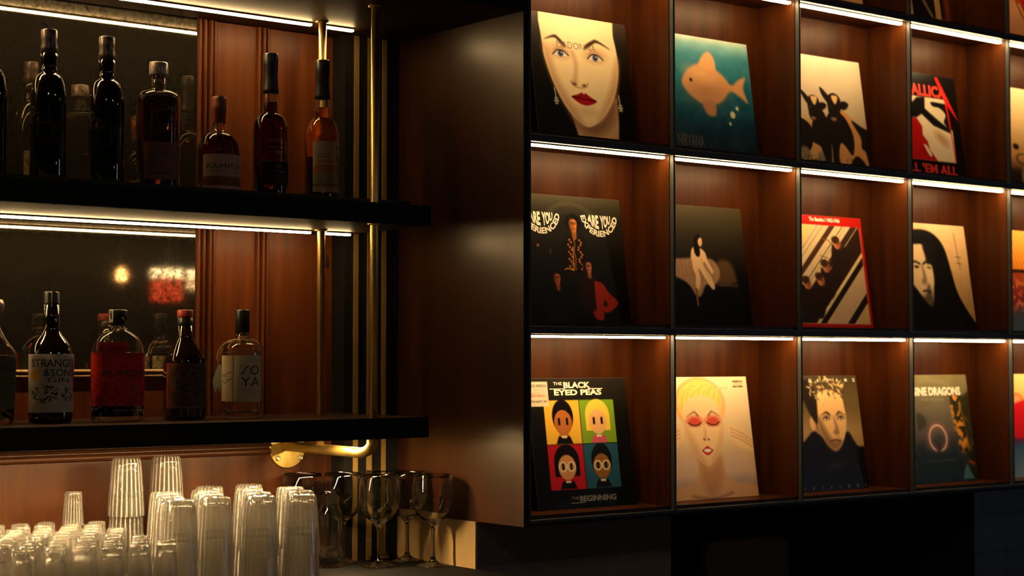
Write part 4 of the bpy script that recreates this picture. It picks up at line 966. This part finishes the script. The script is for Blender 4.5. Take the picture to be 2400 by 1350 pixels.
def lab2(root, g):
    a_ = Art(110, (206, 182, 148)).vgrad([(0, (206, 184, 150)), (.45, (206, 180, 146)), (.50, (206, 132, 92)), (.58, (206, 134, 96)), (.64, (180, 166, 130)), (.84, (170, 160, 126)), (.86, (120, 100, 72)), (.90, (180, 166, 134)), (1, (196, 176, 140))])
    for P in ([(.80, .06), (.84, .10)], [(.78, .14), (.92, .12), (.84, .22), (.80, .24)], [(.82, .28), (.93, .27), (.86, .40), (.78, .36), (.84, .32)], [(.88, .42), (.93, .50), (.87, .56)], [(.86, .60), (.93, .62)]):
        a_.path(P, .022, (26, 20, 18), .012)
    label(root, g, -64, 42, .022, .134, a_, [dict(s='PAUL JOHN', x=.16, y=.74, w=.5, h=.025, m='ink_brown'), dict(s='SINGLE MALT', x=.12, y=.68, w=.54, h=.03, m='ink_brown'), dict(s='NIRVANA', x=.14, y=.565, w=.5, h=.06, m='ink_red'), dict(s='UNPEATED', x=.16, y=.50, w=.48, h=.026, m='ink_brown')] + lines(7, .10, .44, .10, .66, 'ink_brown', .016))
    a_ = Art(40, (170, 74, 34)); label(root, g, 95, 235, .022, .110, a_, (), name='back_label')
tall_bottle(-.322, 0, None, 'tall amber bottle with a long cream label, standing in front of the brass pole', M['whisky'], lab2)

# --- lower shelf: bottle cut by the left edge
root = empty('liqueur_bottle', (-1.070, YBt, ZL))
bp_ = [(.034, 0, .030, 4), (.0375, .004, .033, 4), (.0400, .130, .035, 4), (.0405, .138, .0355, 4), (.0370, .146, .033, 3), (.0240, .165, .023, 2.4), (.0150, .185, .015, 2), (.0130, .196, .013, 2), (.0130, .215, .013, 2)]
shell(bp_, 'body', M['glass'], root); liquid(bp_, .134, M['yellow_liq'], root); g = ringfn(bp_)
solid([(.0132, .2155), (.019, .217), (.021, .232), (.017, .241)], 'cap', M['cap_silver'], root, 32)
a_ = Art(60, (96, 96, 62)); label(root, g, -40, 75, .030, .128, a_, [dict(s='PISTOLA', x=.10, y=.72, w=.8, h=.10, m='ink_black')] + lines(5, .2, .55, .1, .85, 'ink_black', .03))
tag(root, 'pale gold square shouldered bottle cut by the left edge on the lower shelf', 'bottle')

# --- black gin bottle with big hand-drawn label
root = empty('gin_bottle', (-.951, YBt, ZL))
bp_ = [(.036, 0), (.0410, .002), (.0430, .006), (.0432, .012), (.0442, .120), (.0440, .132)] + [(.0425, .140), (.0380, .152), (.0300, .164), (.0210, .174), (.0175, .182), (.0162, .190), (.0160, .205), (.0155, .235)]
solid(bp_, 'body', M['dark_glass'], root); g = ringfn(bp_)
solid([(.0160, .2352), (.0156, .237), (.0156, .256), (.0146, .2585)], 'cap', M['cap_black'], root, 32)
strip_seal(root, .0160, .229, .2590, -46, wd=26)
a_ = Art(120, (206, 194, 176)); a_.ell(.19, .36, .10, .10, (222, 168, 70), .02); a_.poly([(.86, .20), (1, .16), (1, .70), (.9, .66)], (196, 40, 50), .03)
a_.texture(a_.st(np.hypot((a_.U - .35) / 1.6, a_.V - .68) - .15, .05), (30, 30, 32), 46, .47); a_.texture(a_.st(np.hypot((a_.U - .74), a_.V - .70) - .12, .05), (60, 70, 80), 30, .5)
label(root, g, -97, 66, .021, .135, a_, [dict(s='STRANGER', x=.125, y=.78, w=.80, h=.135, m='ink_black', b=.01), dict(s='&SONS', x=.34, y=.62, w=.52, h=.125, m='ink_black', b=.01), dict(s='GIN', x=.40, y=.515, w=.36, h=.085, m='ink_black', b=.01)] + lines(3, .05, .13, .14, .86, 'ink_grey', .014, 'india made spirited gin'))
tag(root, 'black gin bottle with a large off white label and black neck', 'bottle')

# --- orange red flask
root = empty('gin_bottle', (-.808, YBt, ZL))
bp_ = [(.046, 0, .027, 2.6), (.0515, .003, .0315, 2.6), (.0545, .010, .034, 2.6), (.0548, .138, .0342, 2.6), (.0540, .148, .0335, 2.6), (.0500, .160, .0310, 2.4), (.0430, .170, .0280, 2.2), (.0330, .178, .024, 2), (.0220, .1825, .0190, 2), (.0158, .187, .0158, 2), (.0150, .192, .0150, 2), (.0150, .200, .0150, 2)]
shell(bp_, 'body', M['glass'], root, .003, .010); liquid(bp_, .138, M['gin'], root, .0033, .0155); g = ringfn(bp_)
solid([(.0152, .1935), (.0165, .194), (.0168, .204), (.0190, .206), (.0192, .2235), (.0180, .2255)], 'cap', M['cap_black'], root, 32)
strip_seal(root, .0196, .200, .2258, -72, wd=16)
a_ = Art(110, (206, 36, 16)).cloud(16, 16); a_.texture(np.clip((a_.V - .25) * 3, 0, 1), (150, 20, 12), 22, .5, .7); a_.texture(a_.st(np.hypot(a_.U - .30, a_.V - .45) - .14, .1), (232, 74, 40), 18, .45, .7); a_.rect(0, .02, 1, .035, (110, 12, 8))
label(root, g, -100, 100, .031, .138, a_, [dict(s='PUMORI', x=.265, y=.56, w=.50, h=.115, m='ink_black', b=.0), dict(s='SMALL BATCH GIN', x=.38, y=.48, w=.26, h=.028, m='ink_brown'), dict(s='750 ML', x=.5, y=.06, w=.08, h=.02, m='ink_black'), dict(s='42.8% ALC', x=.66, y=.06, w=.1, h=.02, m='ink_black')])
a_ = Art(60, (200, 34, 16)); label(root, g, 140, 220, .060, .160, a_, (), name='back_label')
tw = MB(); tw.tube([(.0185 * math.cos(t_ / 20 * 2 * PI), .0185 * math.sin(t_ / 20 * 2 * PI), .190 + .004 * math.sin(t_ / 20 * 2 * PI - .6)) for t_ in range(21)], .0008, 6)
tw.tube([(.004, -.0185, .192), (.007, -.021, .199), (.002, -.0215, .206), (.000, -.020, .2105)], .0008, 6); tw.obj('neck_cord', M['twine'], root)
mb_ = MB(); put_text(mb_, 'fullarton distilleries', lambda X, Y: surf(g, X, Y, .0004), -24, .020, 76, .006); mb_.obj('lettering', M['ink_grey'], root)
tag(root, 'flat flask shaped gin bottle with an orange red label and black cap', 'bottle')

# --- dark brown sloping bottle
root = empty('rum_bottle', (-.656, YBt, ZL))
bp_ = [(.034, 0, .034, 3), (.0390, .003, .039, 3), (.0405, .008, .0405, 3), (.0405, .118, .0405, 3), (.0395, .124, .0395, 3), (.0300, .143, .030, 2.5), (.0190, .164, .019, 2), (.0158, .172, .0158, 2), (.0158, .196, .0158, 2)]
solid(bp_, 'body', M['brown_glass'], root); g = ringfn(bp_)
solid([(.0160, .1962), (.0162, .197), (.0162, .2125)], 'cap', M['cap_black'], root, 32)
solid([(.0166, .2128), (.0168, .2140), (.0166, .2265), (.0152, .2280)], 'cap_top', M['cap_red'], root, 32)
a_ = Art(90, (120, 74, 46)); a_.rect(.04, .03, .96, .97, (96, 66, 48)); a_.ring(.5, .5, .42, .42, .02, (30, 22, 18), .02); a_.texture(a_.st(np.hypot(a_.U - .5, a_.V - .5) - .36, .05), (40, 30, 26), 24, .5, .8); a_.rect(0, 0, .07, 1, (170, 60, 28), .02)
label(root, g, -93, 60, .024, .117, a_, [dict(s='RUMBABA', x=.30, y=.62, w=.45, h=.08, m='ink_brown'), dict(s='SPICED', x=.36, y=.48, w=.32, h=.07, m='ink_brown')])
tag(root, 'dark brown rum bottle with sloping shoulders and a red topped cap', 'bottle')

# --- clear gin bottle with twine and tag
root = empty('gin_bottle', (-.520, YBt, ZL))
bp_ = [(.036, 0), (.0405, .002), (.0425, .006), (.0420, .012), (.0410, .016), (.0425, .022), (.0425, .137)] + arcp(.0425, .142, .0200, .162, 6) + [(.0155, .164), (.0160, .167), (.0140, .169), (.0140, .182)]
shell(bp_, 'body', M['glass'], root, .0028, .012); liquid(bp_, .142, M['gin'], root, .0031, .0175); g = ringfn(bp_)
solid([(.0150, .1825), (.0154, .183), (.0156, .228), (.0146, .2305)], 'cap', M['cap_black'], root, 32)
a_ = Art(100, (214, 198, 160)); a_.ell(.60, .30, .03, .07, (180, 166, 130), .03)
label(root, g, -54, 40, .036, .133, a_, [dict(s='ZO', x=.20, y=.58, w=.62, h=.20, m='ink_black'), dict(s='YA', x=.22, y=.33, w=.62, h=.20, m='ink_black'), dict(s='SPECIAL BATCH PREMIUM GIN', x=.08, y=.245, w=.78, h=.022, m='ink_brown'), dict(s='DISTILLED AND BOTTLED', x=.06, y=.19, w=.80, h=.02, m='ink_grey')] + lines(3, .05, .14, .06, .86, 'ink_gold', .014))
a_ = Art(60, (240, 226, 180)); label(root, g, 90, 230, .036, .133, a_, [dict(s='botanicals', x=.3, y=.5, w=.4, h=.05, m='ink_brown'), dict(s='juniper and citrus', x=.25, y=.42, w=.5, h=.04, m='ink_brown')], name='back_label')
a_ = Art(50, (206, 188, 146)); a_.path([(.1, .40), (.4, .44), (.9, .36)], .02, (90, 60, 34)); a_.path([(.1, .56), (.5, .60), (.9, .50)], .02, (90, 60, 34))
label(root, g, -116, -56, .036, .133, a_, [dict(s='small lot', x=.15, y=.52, w=.6, h=.04, m='ink_brown', sh=.3), dict(s='made in india', x=.1, y=.46, w=.7, h=.035, m='ink_brown', sh=.3)], name='side_label')
tw = MB()
for ph, rr in ((0, .0178), (1.3, .0190)):
    tw.tube([(rr * math.cos(t_ / 24 * 2 * PI), rr * math.sin(t_ / 24 * 2 * PI), .1655 + .002 * math.sin(t_ / 24 * 4 * PI + ph)) for t_ in range(25)], .0011, 6)
def side(d, z, k=0.0): return (-.783 * d - .62 * k, .622 * d - .78 * k, z)
tw.tube([side(.016, .167), side(.028, .164, .004), side(.038, .158, .006), side(.046, .149, .006), side(.052, .137, .005), side(.053, .126, .004), side(.049, .117, .003)], .0012, 6)
tw.tube([side(.016, .166), side(.027, .162, -.002), side(.037, .154), side(.044, .145, .001), side(.048, .132, .002), side(.049, .117, .003)], .0010, 6)
tw.tube([side(-.016, .167), side(-.024, .167, .006), side(-.033, .162, .010), side(-.041, .154, .008), side(-.046, .150, .004)], .0012, 6)
tg = tw.obj('twine', M['twine'], root)
t_ = MB(); P = [side(.049, .118, .003), side(.042, .106, .006), side(.042, .076, .008), side(.046, .053, .007), side(.051, .066, .006), side(.056, .051, .004), side(.063, .074, .002), side(.062, .082, .002)]
n_ = len(P); t_.add(P + [(p[0] + .0005, p[1] + .0006, p[2]) for p in P], [tuple(range(n_)), tuple(reversed(range(n_, 2 * n_)))] + [(i, i + n_, (i + 1) % n_ + n_, (i + 1) % n_) for i in range(n_)])
t_.obj('hang_tag', plain('grey_green_tag', (.16, .17, .12), rough=.6), tg)
tag(root, 'clear gin bottle with cream label, jute twine and a hanging tag', 'bottle')

# ================================================================== GLASSWARE
ZM = 1.0855
# wine glasses
def wine_mesh():
    o_ = [(0, 0), (.036, 0), (.0385, .0008), (.0385, .0016), (.030, .0035), (.016, .007), (.0075, .013), (.0048, .022), (.0040, .045), (.0042, .070), (.0052, .083), (.0085, .092),
          (.018, .100), (.030, .109), (.040, .121), (.0465, .137), (.0490, .152), (.0492, .164), (.0475, .180), (.0440, .196), (.0425, .2035)]
    i_ = [(.0418, .2040), (.0414, .2035), (.0428, .196), (.0464, .180), (.0481, .164), (.0479, .152), (.0453, .137), (.0387, .122), (.0285, .111), (.016, .103), (.006, .0995), (0, .0985)]
    return MB().lathe(o_ + i_, 56)
w0 = wine_mesh().obj('wine_glass', M['glass'])
wg = [(-.078, .250, 'rightmost wine glass, nearest the right end of the splash panel'), (-.178, .318, 'wine glass standing closest to the camera, third from the right'),
      (-.066, .368, 'wine glass second from the right, just behind the rightmost one'), (-.203, .428, 'wine glass behind the clear carafe bottle'),
      (-.066, .470, 'rearmost wine glass whose stem shows between two others'), (-.285, .470, 'leftmost wine glass, half hidden behind the tumblers')]
for i, (x, y, lb) in enumerate(wg):
    o = w0 if i == 0 else dup(w0)
    o.location = (x, y, ZM); tag(o, lb, 'wine glass', 'wine glasses at the right end of the counter')
# carafe bottle
cp_ = [(0, 0), (.025, 0), (.0285, .002), (.0290, .006), (.0290, .112), (.0275, .122), (.0235, .131), (.0205, .138), (.0205, .144), (.0225, .156), (.0250, .167)]
ci_ = [(.0240, .1680), (.0232, .167), (.0208, .156), (.0188, .144), (.0188, .138), (.0217, .130), (.0256, .1215), (.0270, .112), (.0270, .012), (.024, .0085), (0, .0075)]
cr_ = MB().lathe(cp_ + ci_, 48).obj('carafe', M['glass'], None, (-.272, .375, ZM)); tag(cr_, 'small clear open carafe between the tumblers and wine glasses', 'carafe')
# ribbed tumblers, upside down
def rib(t, z): return .016 * math.cos(22 * t) * (1 if z > .010 else 0)
to = [(.0366, 0), (.0378, .0006), (.0380, .002), (.0376, .010), (.0362, .030), (.0342, .060), (.0320, .090), (.0302, .108), (.0285, .1175), (.0262, .1205), (.0225, .1205), (.0205, .1190), (0, .1185)]
ti = [(0, .1100), (.0200, .1100), (.0252, .1085), (.0270, .104), (.0298, .088), (.0320, .060), (.0341, .030), (.0356, .010), (.0358, .002), (.0362, .0004)]
mbt = MB(); 
n_ = 104
def lathe_open(mb, prof_o, prof_i, n, ribf):
    rings = []
    ni = len(prof_i)
    for k, (r, z) in enumerate(prof_i + prof_o):
        rr = max(r, 1e-5); rg = []
        for j in range(n):
            t = 2 * PI * j / n; q = 1 + (ribf(t, z) if (ribf and ni <= k < ni + len(prof_o) - 4) else 0)
            rg.append((rr * q * math.cos(t), rr * q * math.sin(t), z))
        rings.append(rg)
    mb.rings(rings, (True, True)); return mb
tum0 = lathe_open(mbt, to, ti, n_, rib).obj('tumbler', M['bar_glass'])
used = [False]
def place(src, name, x, y, z, label_, cat, grp, rz=None):
    if not src.get('_used'):
        o = src; src['_used'] = 1
    else:
        o = src.copy(); COL.objects.link(o)
    o.location = (x, y, z); o.rotation_euler = (0, 0, random.random() * 6.28)
    tag(o, label_, cat, grp); return o
TS = [(-.762, .150, 2, 0), (-.675, .165, 2, 1), (-.588, .138, 2, 2), (-.505, .115, 2, 3), (-.455, .205, 2, 4), (-.545, .225, 2, 5), (-.640, .255, 2, 6), (-.735, .245, 2, 7),
      (-.700, .335, 2, 8), (-.600, .345, 2, 9), (-.510, .320, 2, 10), (-.420, .300, 2, 11), (-.545, .430, 2, 12), (-.450, .425, 2, 13), (-.740, .430, 3, 14), (-.640, .445, 3, 15), (-.370, .385, 1, 16), (-.410, .118, 2, 17)]
TS = TS[:-1]
for (x, y, k, q) in TS:
    for i in range(k):
        top = i == k - 1
        if top and k == 3: lb = 'topmost upturned ribbed tumbler of the %s tall stack behind the shot glasses' % ('left' if x < -.7 else 'right')
        elif top and q < 4: lb = ['leftmost front row ribbed tumbler, on top of its upturned stack', 'second ribbed tumbler from the left in the front row, on top of its stack', 'third ribbed tumbler from the left in the front row, on top of its stack', 'rightmost front row ribbed tumbler on top of its stack, beside the carafe'][q]
        elif top: lb = 'upturned ribbed tumbler on top of a stack in the rear rows'
        else: lb = 'upturned ribbed tumbler nested under another one'
        place(tum0, 'tumbler', x, y, ZM + i * .068, lb, 'tumbler', 'ribbed tumblers stacked upside down on the counter')
# shot glasses, upside down
so = [(.0212, 0), (.0220, .0006), (.0222, .002), (.0216, .012), (.0200, .035), (.0186, .052), (.0180, .062), (.0176, .068), (.0160, .0705), (0, .0700)]
si = [(0, .0560), (.0110, .0565), (.0150, .053), (.0165, .046), (.0183, .030), (.0200, .010), (.0203, .002), (.0207, .0004)]
def sfl(t, z): return .018 * math.cos(10 * t) if z > .035 else 0
sh0 = lathe_open(MB(), so, si, 60, sfl).obj('shot_glass', M['bar_glass'])
rng = random.Random(5)
for j in range(11):
    y = .455 - j * .052
    for i in range(11):
        x = -1.335 + i * .054 + (.027 if j % 2 else 0) + rng.uniform(-.004, .004)
        lim = -.800 if y > .30 else (-.835 if y > .2 else -.862)
        if x > lim: continue
        # keep only stacks the view reaches
        if x < -1.19 - (.455 - y) * .05: continue
        yy = y + rng.uniform(-.004, .004)
        k = 3 if (j == 0 and abs(x + .86) < .027) else 2
        for q in range(k):
            if q == 2: lb = 'single shot glass standing taller than all others against the wood wall'
            elif q == k - 1: lb = 'small upturned shot glass on top of its stack in the lower left crowd'
            else: lb = 'small upturned shot glass nested under another in the lower left crowd'
            place(sh0, 'shot_glass', x, yy, ZM + q * .0600, lb, 'shot glass', 'shot glasses stacked upside down at the lower left')
for o in bpy.data.objects:
    if '_used' in o: del o['_used']

# ================================================================== ROOM BEHIND THE CAMERA (seen in the mirror) AND NICHE
def pendant(x, y, z, r, h, top, labl, bands):
    root = empty('pendant_lamp', (x, y, 3.0995))
    MB().lathe([(0, -.02), (.05, -.02), (.05, -.0005), (0, -.0005)], 24).obj('ceiling_rose', M['cap_black'], root)
    MB().tube([(0, 0, -.02), (0, 0, z + h - 3.0995)], .003, 8).obj('cord', M['cap_black'], root)
    z0 = z - 3.0995
    for i, (f0, f1, mt_) in enumerate(bands):
        rr0 = r
        mb = MB(); ring0 = [(r * math.cos(2 * PI * j / 32), r * math.sin(2 * PI * j / 32), z0 + h * f0) for j in range(32)]; ring1 = [(r * math.cos(2 * PI * j / 32), r * math.sin(2 * PI * j / 32), z0 + h * f1) for j in range(32)]
        mb.rings([ring0, ring1], (i == 0, i == len(bands) - 1)); mb.obj('lamp_shade', mt_, root)
    tag(root, labl, 'pendant lamp'); return root
cream_g = glow('cream_shade_glow', (1, .74, .38), 6.0); red_g = glow('red_shade_glow', (1, .09, .025), 1.3); dim_g = glow('dim_cream_glow', (1, .66, .30), 2.6)
pendant(2.238, -5.0, 1.88, .090, .18, 3, 'drum pendant lamp with a red shade and bright cream top, behind the camera', [(0, .74, red_g), (.74, 1, cream_g)])
pendant(2.46, -5.0, 1.95, .085, .11, 3, 'drum pendant lamp with an all cream shade, behind the camera', [(0, .6, dim_g), (.6, 1, cream_g)])
root = empty('pendant_lamp', (1.956, -5.0, 3.0995))
MB().lathe([(0, -.02), (.05, -.02), (.05, -.0005), (0, -.0005)], 24).obj('ceiling_rose', M['cap_black'], root)
MB().tube([(0, 0, -.02), (0, 0, -1.04)], .003, 8).obj('cord', M['cap_black'], root)
bl = MB().lathe([(.001, -1.112), (.018, -1.108), (.027, -1.092), (.027, -1.078), (.018, -1.058), (.012, -1.040), (.001, -1.0395)], 24).obj('bulb', glow('bulb_glow', (1, .50, .16), 16), root)
tag(root, 'bare round bulb pendant lamp behind the camera', 'pendant lamp')

for i, (x, y, lb) in enumerate(((-2.3, -2.6, 'left'), (.2, -3.1, 'middle'), (3.0, -2.8, 'right'))):
    root = empty('added_fill_light', (x, y, 3.0995))  # added as front fill for the bottle labels and sleeves
    MB().lathe([(.085, -.0005), (.085, -.006), (.068, -.010), (.066, -.0005)], 32).obj('trim_ring', M['cap_silver'], root)
    MB().lathe([(0, -.0042), (.0655, -.0040), (.0655, -.0030), (0, -.0028)], 32).obj('lens', M['down'], root)
    tag(root, lb + ' of three round fill lights added to the ceiling in front of the bar', 'added fill light', 'added fill lights')
# chair in the opening below the cabinet
def chair(x, y, rz, lab):
    root = empty('dining_chair', (x, y, 0), (0, 0, rz)); mt_ = plain('dark_grey_seat', (.42, .42, .42), rough=.6); lg = M['metal']
    s_ = MB().box((-.22, -.22, .43), (.22, .22, .48)).obj('seat', mt_, root); bevel(s_, .02, 4)
    # rounded back
    pts = []; w_, h0, h1, r_ = .180, .58, .998, .035
    for cx, cz, a0 in ((w_ - r_, h1 - r_, 0), (-(w_ - r_), h1 - r_, 90), (-(w_ - r_), h0 + r_, 180), (w_ - r_, h0 + r_, 270)):
        for k in range(7): a_ = R(a0 + 15 * k); pts.append((cx + r_ * math.cos(a_), cz + r_ * math.sin(a_)))
    n_ = len(pts); ys = lambda px: .20 + .03 * (1 - (px / w_) ** 2)
    bk_ = MB().add([(p[0], ys(p[0]) - .012, p[1]) for p in pts] + [(p[0], ys(p[0]) + .012, p[1]) for p in pts], [tuple(range(n_)), tuple(reversed(range(n_, 2 * n_)))] + [(i, i + n_, (i + 1) % n_ + n_, (i + 1) % n_) for i in range(n_)]).obj('backrest', mt_, root)
    for sx in (-1, 1):
        for sy in (-1, 1): MB().tube([(sx * .20, sy * .20, .002), (sx * .18, sy * .18, .435)], .011, 10).obj('leg', lg, root)
        MB().tube([(sx * .14, .205, .46), (sx * .14, .232, .60)], .009, 10).obj('back_support', lg, root)
    tag(root, lab, 'chair')
chair(1.52, .62, 0, 'dark chair with a rounded grey backrest in the opening below the record cabinet')
